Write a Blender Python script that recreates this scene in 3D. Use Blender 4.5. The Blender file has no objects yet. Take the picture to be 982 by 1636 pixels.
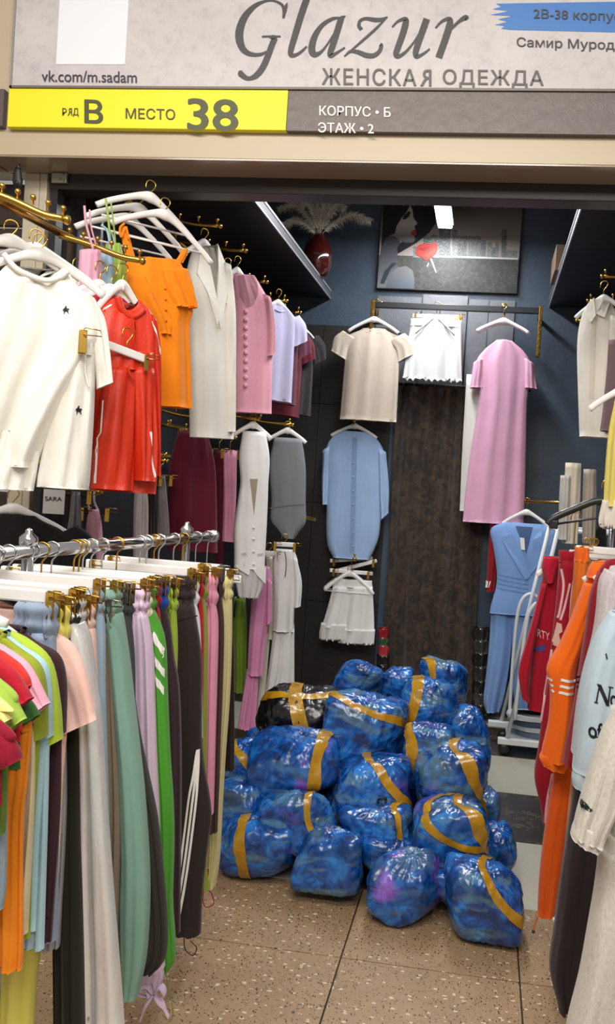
import bpy, bmesh, math, random
import numpy as np
from mathutils import Vector, Matrix
from mathutils.bvhtree import BVHTree
from mathutils.geometry import tessellate_polygon

scene = bpy.context.scene
COL = scene.collection
rnd = random.Random(7)

# ------------------------------------------------------------------ camera
F, CX, CY, EYE = 1300.0, 613.0, 822.0, 1.5
YAW, PITCH, ROLL = (math.radians(a) for a in (-7.07, -1.49, 3.88))
_fw = np.array([math.sin(YAW) * math.cos(PITCH), math.cos(YAW) * math.cos(PITCH), math.sin(PITCH)])
_r = np.array([math.cos(YAW), -math.sin(YAW), 0.0])
_u = np.cross(_r, _fw)
_r, _u = math.cos(ROLL) * _r + math.sin(ROLL) * _u, -math.sin(ROLL) * _r + math.cos(ROLL) * _u
CAMP = np.array([0.0, 0.0, EYE])
cd = bpy.data.cameras.new('camera')
cam = bpy.data.objects.new('camera', cd)
COL.objects.link(cam)
cd.sensor_fit = 'VERTICAL'
cd.sensor_height = 36.0
cd.lens = F / 1636.0 * 36.0
cd.shift_x = -(CX - 491.0) / 1636.0
cd.shift_y = (CY - 818.0) / 1636.0
cd.clip_start = 0.05
cam.matrix_world = Matrix((( _r[0], _u[0], -_fw[0], 0), (_r[1], _u[1], -_fw[1], 0), (_r[2], _u[2], -_fw[2], EYE), (0, 0, 0, 1)))
scene.camera = cam

# ------------------------------------------------------------------ light
w = bpy.data.worlds.new('hall')
scene.world = w
w.use_nodes = True
w.node_tree.nodes['Background'].inputs[0].default_value = (1.0, 0.96, 0.9, 1)
w.node_tree.nodes['Background'].inputs[1].default_value = 0.36

def area(name, loc, rot, sx, sy, power, col):
    l = bpy.data.lights.new(name, 'AREA')
    l.shape = 'RECTANGLE'; l.size = sx; l.size_y = sy; l.energy = power; l.color = col
    o = bpy.data.objects.new(name, l)
    o.location = loc; o.rotation_euler = rot
    COL.objects.link(o)
    return o
# rows of hall lamps over the passage and the lamps inside the shop
area('hall_lamp', (-0.9, 0.6, 3.6), (math.radians(25), 0, 0), 2.6, 0.5, 80, (1.0, 0.95, 0.88))
area('hall_lamp', (0.6, -1.2, 3.6), (math.radians(40), 0, 0), 3.0, 0.6, 95, (1.0, 0.95, 0.88))
area('shop_lamp', (-0.4, 3.75, 3.30), (0, 0, 0), 0.10, 1.1, 46, (0.93, 0.97, 1.0))
area('shop_lamp', (-0.4, 4.98, 3.29), (0, 0, 0), 0.10, 1.05, 38, (0.93, 0.97, 1.0))
scene.view_settings.view_transform = 'Standard'
scene.view_settings.look = 'None'
scene.view_settings.exposure = 0.0
scene.view_settings.gamma = 1.0
scene.view_settings.use_curve_mapping = False

# ------------------------------------------------------------------ helpers: space
def ray(px, py):
    return _fw + (px - CX) / F * _r - (py - CY) / F * _u
def atY(px, py, Y):
    d = ray(px, py); return CAMP + d * (Y / d[1])
def atX(px, py, X):
    d = ray(px, py); return CAMP + d * (X / d[0])
def atZ(px, py, Z):
    d = ray(px, py); return CAMP + d * ((Z - EYE) / d[2])

class Plane:
    """upright working plane of a garment: origin, horizontal axis ex, normal n (faces the viewer)"""
    def __init__(s, o, rz=0.0):
        a = math.radians(rz)
        s.o = np.array(o, float); s.ex = np.array([math.cos(a), math.sin(a), 0]); s.n = np.array([math.sin(a), -math.cos(a), 0]); s.rz = rz
    def l(s, px, py):
        d = ray(px, py); t = ((s.o - CAMP) @ s.n) / (d @ s.n); q = CAMP + d * t - s.o
        return np.array([q @ s.ex, q[2]])
    def w(s, x, z, off=0.0):
        return s.o + s.ex * x + np.array([0, 0, z]) + s.n * off
    def back(s, d):
        p = Plane(s.o - s.n * d, s.rz); return p
def PY(Y, rz=0.0, px=491, py=818):
    return Plane(atY(px, py, Y), rz)
def PX(px, py, X, rz):
    return Plane(atX(px, py, X), rz)

# ------------------------------------------------------------------ helpers: noise, materials
def _hash(i, j, k, s):
    h = (i * 374761393 + j * 668265263 + k * 2147483647 + s * 974634721) & 0xffffffff
    h = ((h ^ (h >> 13)) * 1274126177) & 0xffffffff
    return ((h ^ (h >> 16)) & 0xffff) / 65535.0 * 2 - 1
def vnoise(P, s=0):
    P = np.asarray(P, float); I = np.floor(P).astype(np.int64); f = P - I; f = f * f * (3 - 2 * f)
    r = 0
    for dx in (0, 1):
        for dy in (0, 1):
            for dz in (0, 1):
                wgt = (f[:, 0] if dx else 1 - f[:, 0]) * (f[:, 1] if dy else 1 - f[:, 1]) * (f[:, 2] if dz else 1 - f[:, 2])
                r = r + wgt * _hash(I[:, 0] + dx, I[:, 1] + dy, I[:, 2] + dz, s)
    return r

def lin(h):
    h = h.lstrip('#'); c = [int(h[i:i + 2], 16) / 255 for i in (0, 2, 4)]
    return tuple(x / 12.92 if x <= .04045 else ((x + .055) / 1.055) ** 2.4 for x in c) + (1.0,)
MATS = {}
def newmat(key):
    m = bpy.data.materials.new(key); m.use_nodes = True
    nt = m.node_tree; b = nt.nodes['Principled BSDF']
    return m, nt, b
def plain(hexc, rough=.5, metal=0.0, emit=0.0, spec=.5, coat=0.0):
    k = ('p', hexc, rough, metal, emit, spec, coat)
    if k in MATS: return MATS[k]
    m, nt, b = newmat('finish ' + hexc)
    b.inputs['Base Color'].default_value = lin(hexc); b.inputs['Roughness'].default_value = rough; b.inputs['Metallic'].default_value = metal
    b.inputs['Specular IOR Level'].default_value = spec; b.inputs['Coat Weight'].default_value = coat
    if emit:
        b.inputs['Emission Color'].default_value = lin(hexc); b.inputs['Emission Strength'].default_value = emit
    MATS[k] = m; return m
def mixnode(nt, fac, a, c, blend='MIX'):
    n = nt.nodes.new('ShaderNodeMix'); n.data_type = 'RGBA'; n.blend_type = blend
    if isinstance(fac, (int, float)): n.inputs[0].default_value = fac
    else: nt.links.new(fac, n.inputs[0])
    for s, v in ((6, a), (7, c)):
        if isinstance(v, tuple): n.inputs[s].default_value = v
        else: nt.links.new(v, n.inputs[s])
    return n.outputs[2]
def noisenode(nt, vec, scale, detail=3, rough=.5, dist=0.0):
    n = nt.nodes.new('ShaderNodeTexNoise'); n.inputs['Scale'].default_value = scale; n.inputs['Detail'].default_value = detail
    n.inputs['Roughness'].default_value = rough; n.inputs['Distortion'].default_value = dist
    if vec is not None: nt.links.new(vec, n.inputs['Vector'])
    return n.outputs[0]
def ramp(nt, fac, stops, interp='LINEAR'):
    n = nt.nodes.new('ShaderNodeValToRGB'); n.color_ramp.interpolation = interp
    e = n.color_ramp.elements
    while len(e) < len(stops): e.new(.5)
    for i, (p, c) in enumerate(stops):
        e[i].position = p; e[i].color = c if len(c) == 4 else tuple(c) + (1,)
    nt.links.new(fac, n.inputs[0]); return n.outputs[0]
def bump(nt, b, h, strength, dist=.01):
    n = nt.nodes.new('ShaderNodeBump'); n.inputs['Strength'].default_value = strength; n.inputs['Distance'].default_value = dist
    nt.links.new(h, n.inputs['Height']); nt.links.new(n.outputs[0], b.inputs['Normal'])
def coords(nt, kind='Object', scale=None):
    t = nt.nodes.new('ShaderNodeTexCoord'); o = t.outputs[kind]
    if scale:
        m = nt.nodes.new('ShaderNodeMapping'); m.inputs['Scale'].default_value = scale; nt.links.new(o, m.inputs[0]); o = m.outputs[0]
    return o
def cloth(hexc, kind='jersey'):
    k = ('c', hexc, kind)
    if k in MATS: return MATS[k]
    m, nt, b = newmat(kind + ' cloth ' + hexc)
    c = lin(hexc); v = coords(nt)
    if kind == 'heather':
        f = noisenode(nt, coords(nt, 'Object', (1, 1, .35)), 260, 4, .8)
        col = mixnode(nt, ramp(nt, f, [(.42, (0, 0, 0)), (.62, (1, 1, 1))]), c, tuple(x * .80 for x in c[:3]) + (1,))
    else:
        f = noisenode(nt, v, 9, 3)
        col = mixnode(nt, f, tuple(x * .88 for x in c[:3]) + (1,), tuple(min(1, x * 1.08) for x in c[:3]) + (1,))
    nt.links.new(col, b.inputs['Base Color'])
    b.inputs['Roughness'].default_value = {'jersey': .85, 'satin': .48, 'heather': .9, 'metal': .3, 'lace': .8}[kind]
    b.inputs['Specular IOR Level'].default_value = .5 if kind in ('satin', 'metal') else .25
    b.inputs['Sheen Weight'].default_value = 0.0 if kind in ('satin', 'metal') else .12
    if kind == 'metal': b.inputs['Metallic'].default_value = .35
    weave = noisenode(nt, coords(nt, 'Object', (1, 1, .4)), 34 if kind != 'metal' else 26, 5, .65)
    wr = nt.nodes.new('ShaderNodeTexNoise'); wr.noise_type = 'RIDGED_MULTIFRACTAL'; wr.inputs['Scale'].default_value = 5.5; wr.inputs['Detail'].default_value = 3; wr.inputs['Distortion'].default_value = .7
    nt.links.new(coords(nt, 'Object', (1.2, 1.2, .55)), wr.inputs['Vector'])
    ma = nt.nodes.new('ShaderNodeMath'); ma.operation = 'MULTIPLY_ADD'; nt.links.new(wr.outputs[0], ma.inputs[0]); ma.inputs[1].default_value = .9; nt.links.new(weave, ma.inputs[2])
    bump(nt, b, ma.outputs[0], .3 if kind != 'metal' else .4, .010)
    MATS[k] = m; return m

WHITEW = plain('#e9e6e2', .42, coat=.2)
GOLD = plain('#c8a04c', .25, 1.0)
GOLDD = plain('#a5803a', .3, 1.0)
CHROME = plain('#d5d5d6', .16, 1.0)
STEEL = plain('#9a9890', .35, 1.0)
BLACKP = plain('#17171a', .4)

# ------------------------------------------------------------------ helpers: meshes
GEO = {}
def mesh_obj(name, V, Fc, mat, parent=None, smooth=True, org=None):
    V = np.asarray(V, float)
    o3 = np.array(org if org is not None else (parent['_o'] if parent is not None and '_o' in parent else (0, 0, 0)), float)
    me = bpy.data.meshes.new(name)
    me.from_pydata((V - o3).tolist(), [], [tuple(int(i) for i in f) for f in Fc])
    me.materials.append(mat)
    if smooth: me.polygons.foreach_set('use_smooth', [True] * len(me.polygons))
    me.update()
    o = bpy.data.objects.new(name, me); COL.objects.link(o)
    if parent is not None:
        o.parent = parent
        # child offset so that vertices stay in world place for nested parts
        po = np.array(parent['_o']) if '_o' in parent else np.zeros(3)
        o.location = tuple(o3 - po)
    else:
        o.location = tuple(o3)
    o['_o'] = [float(x) for x in o3]
    GEO[o.name] = (V, Fc)
    return o
def tag(o, label, cat, group=None):
    o['label'] = label; o['category'] = cat
    if group: o['group'] = group
    return o
def struct(o):
    o['kind'] = 'structure'; return o
def thing(name, label, cat, base, group=None):
    o = bpy.data.objects.new(name, None); COL.objects.link(o)
    o.empty_display_size = .05
    o.location = tuple(base); o['_o'] = [float(x) for x in base]
    return tag(o, label, cat, group)

class MB:
    def __init__(s): s.V = []; s.F = []
    def add(s, V, Fc):
        b = len(s.V); s.V += [tuple(v) for v in V]; s.F += [tuple(i + b for i in f) for f in Fc]; return s
    def box(s, c, d, ex=(1, 0, 0), ey=(0, 1, 0), ez=(0, 0, 1), bev=0.0):
        c = np.array(c, float); ex, ey, ez = (np.array(a, float) for a in (ex, ey, ez)); hx, hy, hz = (x / 2 for x in d)
        if bev <= 0:
            V = [c + ex * hx * a + ey * hy * b + ez * hz * e for a in (-1, 1) for b in (-1, 1) for e in (-1, 1)]
            return s.add(V, [(0, 1, 3, 2), (4, 6, 7, 5), (0, 4, 5, 1), (2, 3, 7, 6), (0, 2, 6, 4), (1, 5, 7, 3)])
        bm = bmesh.new(); bmesh.ops.create_cube(bm, size=1.0)
        for v in bm.verts: v.co = Vector((v.co.x * d[0], v.co.y * d[1], v.co.z * d[2]))
        bmesh.ops.bevel(bm, geom=bm.edges[:], offset=bev, segments=2, affect='EDGES', profile=.5)
        bm.verts.index_update()
        V = [c + ex * v.co.x + ey * v.co.y + ez * v.co.z for v in bm.verts]; Fc = [[v.index for v in f.verts] for f in bm.faces]
        bm.free(); return s.add(V, Fc)
    def tube(s, pts, r, seg=8, cap=True, flat=1.0, up=(0, 0, 1)):
        P = [np.array(p, float) for p in pts]; n = len(P); rr = r if isinstance(r, (list, tuple)) else [r] * n
        V = []; Fc = []; prev = None
        for i in range(n):
            t = P[min(i + 1, n - 1)] - P[max(i - 1, 0)]; t /= np.linalg.norm(t) + 1e-12
            if prev is None:
                a = np.array(up, float)
                if abs(a @ t) > .95: a = np.array([1., 0, 0])
            else: a = prev
            a = a - t * (a @ t); a /= np.linalg.norm(a) + 1e-12; prev = a; b = np.cross(t, a)
            for k in range(seg):
                an = 2 * math.pi * k / seg
                V.append(P[i] + (a * math.cos(an) + b * math.sin(an) * flat) * rr[i])
        for i in range(n - 1):
            for k in range(seg):
                k2 = (k + 1) % seg
                Fc.append((i * seg + k, i * seg + k2, (i + 1) * seg + k2, (i + 1) * seg + k))
        if cap: Fc += [tuple(range(seg))[::-1], tuple((n - 1) * seg + k for k in range(seg))]
        return s.add(V, Fc)
    def lathe(s, prof, c, axis=(0, 0, 1), seg=24):
        ax = np.array(axis, float); ax /= np.linalg.norm(ax); a = np.array([1., 0, 0]) if abs(ax[0]) < .9 else np.array([0, 1., 0])
        a = a - ax * (a @ ax); a /= np.linalg.norm(a); b = np.cross(ax, a); c = np.array(c, float)
        V = []; Fc = []
        for r, h in prof:
            for k in range(seg):
                an = 2 * math.pi * k / seg; V.append(c + ax * h + (a * math.cos(an) + b * math.sin(an)) * r)
        for i in range(len(prof) - 1):
            for k in range(seg):
                k2 = (k + 1) % seg; Fc.append((i * seg + k, i * seg + k2, (i + 1) * seg + k2, (i + 1) * seg + k))
        Fc += [tuple(range(seg))[::-1], tuple((len(prof) - 1) * seg + k for k in range(seg))]
        return s.add(V, Fc)
    def ball(s, c, r, seg=10):
        return s.lathe([(r * math.sin(math.pi * i / 6) + 1e-5, -r * math.cos(math.pi * i / 6)) for i in range(7)], c, seg=seg)
    def obj(s, name, mat, parent=None, smooth=True, org=None):
        return mesh_obj(name, s.V, s.F, mat, parent, smooth, org)
def one_box(name, lo, hi, mat, parent=None, bev=0.0):
    lo = np.array(lo, float); hi = np.array(hi, float)
    m = MB().box((lo + hi) / 2, hi - lo, bev=bev)
    return m.obj(name, mat, parent, smooth=False, org=None if parent is not None else (lo + hi) / 2)

def catmull(P, m):
    P = np.asarray(P, float); n = len(P)
    if n == 2: return np.array([P[0] + (P[1] - P[0]) * t for t in np.linspace(0, 1, m)])
    E = np.vstack([2 * P[0] - P[1], P, 2 * P[-1] - P[-2]]); out = []
    for t in np.linspace(0, n - 1, m):
        i = min(int(t), n - 2); f = t - i; a, b, c, d = E[i], E[i + 1], E[i + 2], E[i + 3]
        out.append(.5 * ((2 * b) + (c - a) * f + (2 * a - 5 * b + 4 * c - d) * f * f + (3 * b - 3 * c + d - a) * f ** 3))
    return np.array(out)

def sil(pl, rows, hd=.03, m=None, n=36, fold=.006, k=3.0, seed=0, grow=1.0, off=0.0, edge=.4, gather=0.0, zig=None, dip=0.0):
    """cloth volume on a plane: rows of (xl, zl, xr, zr) local metres; ring = lens with vertical folds"""
    R = random.Random(seed * 7919 + 13)
    rows = np.asarray(rows, float); m = m or max(14, 5 * len(rows))
    hds = hd if isinstance(hd, (list, tuple)) else [hd] * len(rows)
    D = catmull(np.hstack([rows, np.array(hds)[:, None]]), m)
    a = np.linspace(0, 2 * math.pi, n, endpoint=False); u = np.cos(a); sg = np.sin(a)
    yb = np.sign(sg) * np.abs(sg) ** .7
    comps = [(R.uniform(.7, 1.3) * k, R.uniform(0, 6.3), R.uniform(-1.6, 1.6), 1.0), (R.uniform(1.7, 2.3) * k, R.uniform(0, 6.3), R.uniform(-2.5, 2.5), .55), (R.uniform(.3, .5) * k, R.uniform(0, 6.3), R.uniform(-1, 1), 1.1)]
    V = []
    for i, (xl, zl, xr, zr, h) in enumerate(D):
        v = i / (m - 1); A = fold * (.35 + .65 * v * grow + (1 - grow) * .65)
        d = sum(wt * np.sin(f * math.pi * u + ph + dr * v * 3) for f, ph, dr, wt in comps) * A
        if gather and v < .35: d = d + gather * np.sin(16 * u + R.random() * 0) * (1 - v / .35)
        x = (xl + xr) / 2 + (xr - xl) / 2 * u; z = (zl + zr) / 2 + (zr - zl) / 2 * u
        y = yb * h + d * np.abs(sg) ** edge * np.where(sg >= 0, 1, .8) + off
        z = z + (.25 * d if 0 < i < m - 1 else 0)
        if dip: z = z - np.where(sg > 0, 1, 0) * dip * np.clip(1 - u * u, 0, 1) * math.exp(-(i / (m * .10)) ** 2)
        if zig is not None and i == m - 1: z = z + zig * np.abs(np.sin(u * 15))
        V += [pl.o + pl.ex * x[j] + pl.n * y[j] + np.array([0, 0, z[j]]) for j in range(n)]
    Fc = []
    for i in range(m - 1):
        for j in range(n):
            j2 = (j + 1) % n; Fc.append((i * n + j, i * n + j2, (i + 1) * n + j2, (i + 1) * n + j))
    # lips at both ends: turned-in hems close the volume
    V = np.array(V)
    for i0, i1 in ((0, 1), (m - 1, m - 2)):
        c = V[i0 * n:(i0 + 1) * n]; ctr = c.mean(0); inner = ctr + (c - ctr) * .82 + (V[i1 * n:(i1 + 1) * n].mean(0) - ctr) * .5
        b = len(V); V = np.vstack([V, inner])
        for j in range(n):
            j2 = (j + 1) % n; Fc.append((i0 * n + j, b + j, b + j2, i0 * n + j2))
        Fc.append(tuple(range(b, b + n)))
    return V, Fc

def pxrows(pl, rows):
    out = []
    for r in rows:
        if len(r) == 3: xl, xr, y = r; yl = y - .03 * (xr - xl); yr = y + .03 * (xr - xl)
        else: xl, yl, xr, yr = r
        out.append(np.concatenate([pl.l(xl, yl), pl.l(xr, yr)]))
    return out
def spart(parent, name, pl, rows, mat, px=True, **kw):
    V, Fc = sil(pl, pxrows(pl, rows) if px else rows, **kw)
    return mesh_obj(name, V, Fc, mat, parent)
def garment(name, label, cat, pl, rows, px=True, group=None):
    R = pxrows(pl, rows) if px else rows
    b = R[-1]; base = pl.w((b[0] + b[2]) / 2, min(b[1], b[3]))
    return thing(name, label, cat, base, group)
def pxtube(parent, name, pl, pts, r, mat, off=0.0, flat=1.0, m=None, seg=8):
    P = catmull([pl.l(*p) for p in pts], m or 6 * len(pts))
    return MB().tube([pl.w(x, z, off) for x, z in P], r, seg, flat=flat).obj(name, mat, parent)

def project(V2, pl, base, lift=.0015):
    """drop local (x,z) points on the front of part 'base'"""
    V, Fc = GEO[base.name]; bv = BVHTree.FromPolygons([tuple(v) for v in V], Fc); out = []; last = None
    for x, z in V2:
        o = pl.w(x, z, .6); h = bv.ray_cast(Vector(o), Vector(-pl.n))
        if h[0] is not None: last = (np.array(h[0]) - pl.o) @ pl.n
        dpt = last if last is not None else .03
        out.append(pl.w(x, z, dpt + lift))
    return out
def refine(P, tris, mx=.007):
    """split flat triangles until they can follow a folded surface"""
    P = [tuple(p) for p in P]; tris = [tuple(t) for t in tris]
    for _ in range(5):
        out = []; mids = {}; done = True
        def mid(a, b):
            k = (min(a, b), max(a, b))
            if k not in mids: P.append(((P[a][0] + P[b][0]) / 2, (P[a][1] + P[b][1]) / 2)); mids[k] = len(P) - 1
            return mids[k]
        L = max((math.hypot(P[a][0] - P[b][0], P[a][1] - P[b][1]) for t in tris for a, b in ((t[0], t[1]), (t[1], t[2]), (t[2], t[0]))), default=0)
        if L < mx or len(tris) > 3000: break
        for a, b, c in tris:
            ab, bc, ca = mid(a, b), mid(b, c), mid(c, a); out += [(a, ab, ca), (ab, b, bc), (ca, bc, c), (ab, bc, ca)]
        tris = out
    return P, tris
def stripe(parent, name, pl, base, pts, wpx, mat, m=None, lift=.0018):
    P = [np.array(p, float) for p in catmull(pts, m or max(8, 5 * len(pts)))]
    V2 = []
    for i, p in enumerate(P):
        t = P[min(i + 1, len(P) - 1)] - P[max(i - 1, 0)]; t /= np.linalg.norm(t); nn = np.array([-t[1], t[0]]) * wpx / 2
        V2 += [pl.l(*(p - nn)), pl.l(*p), pl.l(*(p + nn))]
    W = project(V2, pl, base, lift)
    Fc = []
    for i in range(len(P) - 1):
        for j in (0, 1): Fc.append((i * 3 + j, i * 3 + j + 1, (i + 1) * 3 + j + 1, (i + 1) * 3 + j))
    return mesh_obj(name, W, Fc, mat, base)

def text_geo(s, bold=0.0, shear=0.0, spacing=1.0):
    cu = bpy.data.curves.new('t', 'FONT'); cu.body = s; cu.size = 1.0; cu.offset = bold; cu.shear = shear; cu.space_character = spacing; cu.resolution_u = 4
    cu.fill_mode = 'FRONT'
    o = bpy.data.objects.new('t', cu); COL.objects.link(o)
    dg = bpy.context.evaluated_depsgraph_get(); me = bpy.data.meshes.new_from_object(o.evaluated_get(dg))
    V = np.array([v.co[:] for v in me.vertices]); Fc = [tuple(p.vertices) for p in me.polygons]
    bpy.data.objects.remove(o); bpy.data.meshes.remove(me); bpy.data.curves.remove(cu)
    return V[:, :2], Fc
def text_px(parent, name, pl, s, x0, y0, x1, y1, mat, off=.002, bold=0.0, shear=0.0, base=None, slope=None, spacing=1.0, sub=False):
    """lettering set between the left/right ends (x0..x1) and top/bottom (y0..y1) given on the photo, laid on the plane"""
    V, Fc = text_geo('R' if s == 'Я' else s, 0.0, shear, spacing)
    if s == 'Я': V = V * (-1, 1)
    if bold > 0:                     # heavier weight: the outline struck again, shifted by a hair
        e = bold * .9; n0 = len(V); V0 = V; F0 = list(Fc)
        for q, (dx, dy) in enumerate(((e, 0), (-e, 0), (0, e * .6), (0, -e * .6), (e * .7, e * .5), (-e * .7, -e * .5), (e * .7, -e * .5), (-e * .7, e * .5))):
            V = np.vstack([V, V0 + (dx, dy)]); Fc = Fc + [tuple(i + (q + 1) * n0 for i in f) for f in F0]
    lay = np.arange(len(V)) // (n0 if bold > 0 else len(V)) * .00012
    mn, mx = V.min(0), V.max(0); T = (V - mn) / (mx - mn)
    A = pl.l(x0, y1); ytop = pl.l(x0, y0); B = pl.l(*(slope if slope else (x1, y1)))
    ux = np.array(B) - np.array(A); uz = np.array(ytop) - np.array(A)
    P = [np.array(A) + ux * t[0] + uz * t[1] for t in T]
    if base is not None:
        tr = []
        for f in Fc: tr += [(f[0], f[i], f[i + 1]) for i in range(1, len(f) - 1)]
        P, Fc = refine(P, tr, .012); W = project(P, pl, base); parent = base
    else: W = [pl.w(p[0], p[1], off + e) for p, e in zip(P, lay)]
    return mesh_obj(name, W, Fc, mat, parent, smooth=False)
def slab_px(parent, name, pl, pts, mat, base, lift=.010, smooth_n=0):
    """flap of real thickness lying on a part: lapel, collar wing"""
    if smooth_n: pts = [tuple(p) for p in catmull(list(pts) + [pts[0]], smooth_n)][:-1]
    P = [pl.l(*p) for p in pts]; W = project(P, pl, base, 0); n = len(W)
    V = [w + pl.n * lift for w in W] + [w - pl.n * .006 for w in W]
    tris = [tuple(t) for t in tessellate_polygon([[Vector((p[0], p[1], 0)) for p in P]])]
    Fc = tris + [tuple(i + n for i in t[::-1]) for t in tris] + [(i, (i + 1) % n, (i + 1) % n + n, i + n) for i in range(n)]
    return mesh_obj(name, V, Fc, mat, base, smooth=False)
def poly_px(parent, name, pl, pts, mat, off=.002, base=None, smooth_n=0):
    if smooth_n:
        q = list(pts) + [pts[0]]; pts = [tuple(p) for p in catmull(q, smooth_n)][:-1]
    P = [pl.l(*p) for p in pts]
    tris = tessellate_polygon([[Vector((p[0], p[1], 0)) for p in P]])
    if base is not None: P, tris = refine(P, tris); parent = base
    W = project(P, pl, base) if base is not None else [pl.w(p[0], p[1], off) for p in P]
    return mesh_obj(name, W, tris, mat, parent, smooth=False)

# ================================================================== SETTING
YB = 5.70                                   # back wall
XL, XR = -1.76, 0.97                        # side walls of the shop
YT = 3.025                                  # threshold

def mat_terrazzo():
    m, nt, b = newmat('terrazzo'); v = coords(nt, 'Object'); geo = nt.nodes.new('ShaderNodeNewGeometry').outputs['Position']
    base = mixnode(nt, noisenode(nt, geo, 7, 4), lin('#978268'), lin('#b09a7e'))
    fine = mixnode(nt, noisenode(nt, geo, 220, 2), base, lin('#b8a58c'), 'OVERLAY'); nt.nodes[-1].inputs[0].default_value = .5
    def chips(scale, thr, size, stretch, seedoff):
        mp = nt.nodes.new('ShaderNodeMapping'); mp.inputs['Scale'].default_value = stretch; mp.inputs['Location'].default_value = (seedoff, seedoff * .7, 0); mp.inputs['Rotation'].default_value = (0, 0, seedoff)
        nt.links.new(geo, mp.inputs[0])
        wob = nt.nodes.new('ShaderNodeTexNoise'); wob.inputs['Scale'].default_value = scale * 2.0; nt.links.new(mp.outputs[0], wob.inputs['Vector'])
        vo = nt.nodes.new('ShaderNodeTexVoronoi'); vo.inputs['Scale'].default_value = scale; nt.links.new(mp.outputs[0], vo.inputs['Vector'])
        sep = nt.nodes.new('ShaderNodeSeparateColor'); nt.links.new(vo.outputs['Color'], sep.inputs[0])
        a = nt.nodes.new('ShaderNodeMath'); a.operation = 'LESS_THAN'; a.inputs[1].default_value = thr; nt.links.new(sep.outputs[0], a.inputs[0])
        ad = nt.nodes.new('ShaderNodeMath'); ad.operation = 'MULTIPLY_ADD'; nt.links.new(wob.outputs[0], ad.inputs[0]); ad.inputs[1].default_value = .35; nt.links.new(vo.outputs['Distance'], ad.inputs[2])
        c = nt.nodes.new('ShaderNodeMath'); c.operation = 'LESS_THAN'; c.inputs[1].default_value = size; nt.links.new(ad.outputs[0], c.inputs[0])
        mu = nt.nodes.new('ShaderNodeMath'); mu.operation = 'MULTIPLY'; nt.links.new(a.outputs[0], mu.inputs[0]); nt.links.new(c.outputs[0], mu.inputs[1])
        return mu.outputs[0]
    col = mixnode(nt, chips(38, .34, .44, (1, 1.9, 1), 3.1), fine, lin('#d6c8b0'))
    col = mixnode(nt, chips(70, .30, .46, (1, 2.2, 1), 0.7), col, lin('#54402f'))
    col = mixnode(nt, chips(62, .26, .44, (2.2, 1, 1), 1.9), col, lin('#2c231d'))
    col = mixnode(nt, chips(120, .3, .5, (1.6, 1, 1), 4.4), col, lin('#705840'))
    nt.links.new(col, b.inputs['Base Color']); b.inputs['Roughness'].default_value = .38
    return m
def mat_vinyl(a, c, veins):
    m, nt, b = newmat('vinyl tile ' + a); geo = nt.nodes.new('ShaderNodeNewGeometry').outputs['Position']
    n1 = noisenode(nt, geo, 9, 6, .7, 1.5)
    if veins:
        f = ramp(nt, n1, [(.47, (0, 0, 0)), (.497, (1, 1, 1)), (.503, (1, 1, 1)), (.53, (0, 0, 0))])
        mask = ramp(nt, noisenode(nt, geo, 6, 2), [(.45, (0, 0, 0)), (.65, (.75, .75, .75))])
        mm = nt.nodes.new('ShaderNodeMath'); mm.operation = 'MULTIPLY'; nt.links.new(f, mm.inputs[0]); nt.links.new(mask, mm.inputs[1]); f = mm.outputs[0]
    else: f = noisenode(nt, geo, 70, 5, .8)
    nt.links.new(mixnode(nt, f, lin(a), lin(c)), b.inputs['Base Color']); b.inputs['Roughness'].default_value = .25
    return m
TERR = mat_terrazzo(); VL = mat_vinyl('#c4beae', '#aba592', False); VD = mat_vinyl('#3a322b', '#857760', True)

floor = struct(one_box('floor', (-3.4, -1.6, -.06), (2.4, YB + .1, -.006), plain('#2f2822', .8)))
def tile_mesh(name, sx, sy, mat):
    m = MB().box((0, 0, -.004), (sx - .005, sy - .005, .008), bev=.0012)
    me = bpy.data.meshes.new(name); me.from_pydata([tuple(v) for v in m.V], [], m.F); me.materials.append(mat); return me
fo = np.array(floor['_o'])
def put_tile(me, x, y):
    o = bpy.data.objects.new('tile', me); COL.objects.link(o); o.parent = floor; o.location = tuple(np.array((x, y, 0)) - fo)
t_full = tile_mesh('tile', .57, .57, TERR); t_cut = tile_mesh('tile', .57, .467, TERR)
for i in range(-5, 4):
    x = -.359 + .285 + .57 * i
    put_tile(t_cut, x, 2.557 + .2335)
    for j in range(7): put_tile(t_full, x, 2.557 - .285 - .57 * j)
v_l = tile_mesh('tile', .6, .6, VL); v_d = tile_mesh('tile', .6, .6, VD)
for i in range(-3, 2):
    for j in range(5):
        put_tile(v_l if (i + j) % 2 == 0 else v_d, .3 + .6 * i, YT + .3 + .6 * j)

def mat_plaster(a, c, rough=.6, scale=2.2):
    m, nt, b = newmat('plaster ' + a); geo = nt.nodes.new('ShaderNodeNewGeometry').outputs['Position']
    f = noisenode(nt, geo, scale, 6, .65, .8)
    nt.links.new(mixnode(nt, f, lin(a), lin(c)), b.inputs['Base Color']); b.inputs['Roughness'].default_value = rough
    bump(nt, b, noisenode(nt, geo, 28, 6, .7, 1.0), .25, .01); return m
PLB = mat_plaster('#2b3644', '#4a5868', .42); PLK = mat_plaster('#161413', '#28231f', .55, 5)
PLP = mat_plaster('#55575c', '#6b6b70', .35)
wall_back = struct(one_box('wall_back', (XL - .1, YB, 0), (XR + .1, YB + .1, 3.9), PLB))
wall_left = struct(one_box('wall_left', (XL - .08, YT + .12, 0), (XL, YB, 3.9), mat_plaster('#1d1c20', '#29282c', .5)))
wall_right = struct(one_box('wall_right', (XR, YT + .12, 0), (XR + .08, YB, 3.9), mat_plaster('#1f1a19', '#2c2624', .5)))
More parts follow.
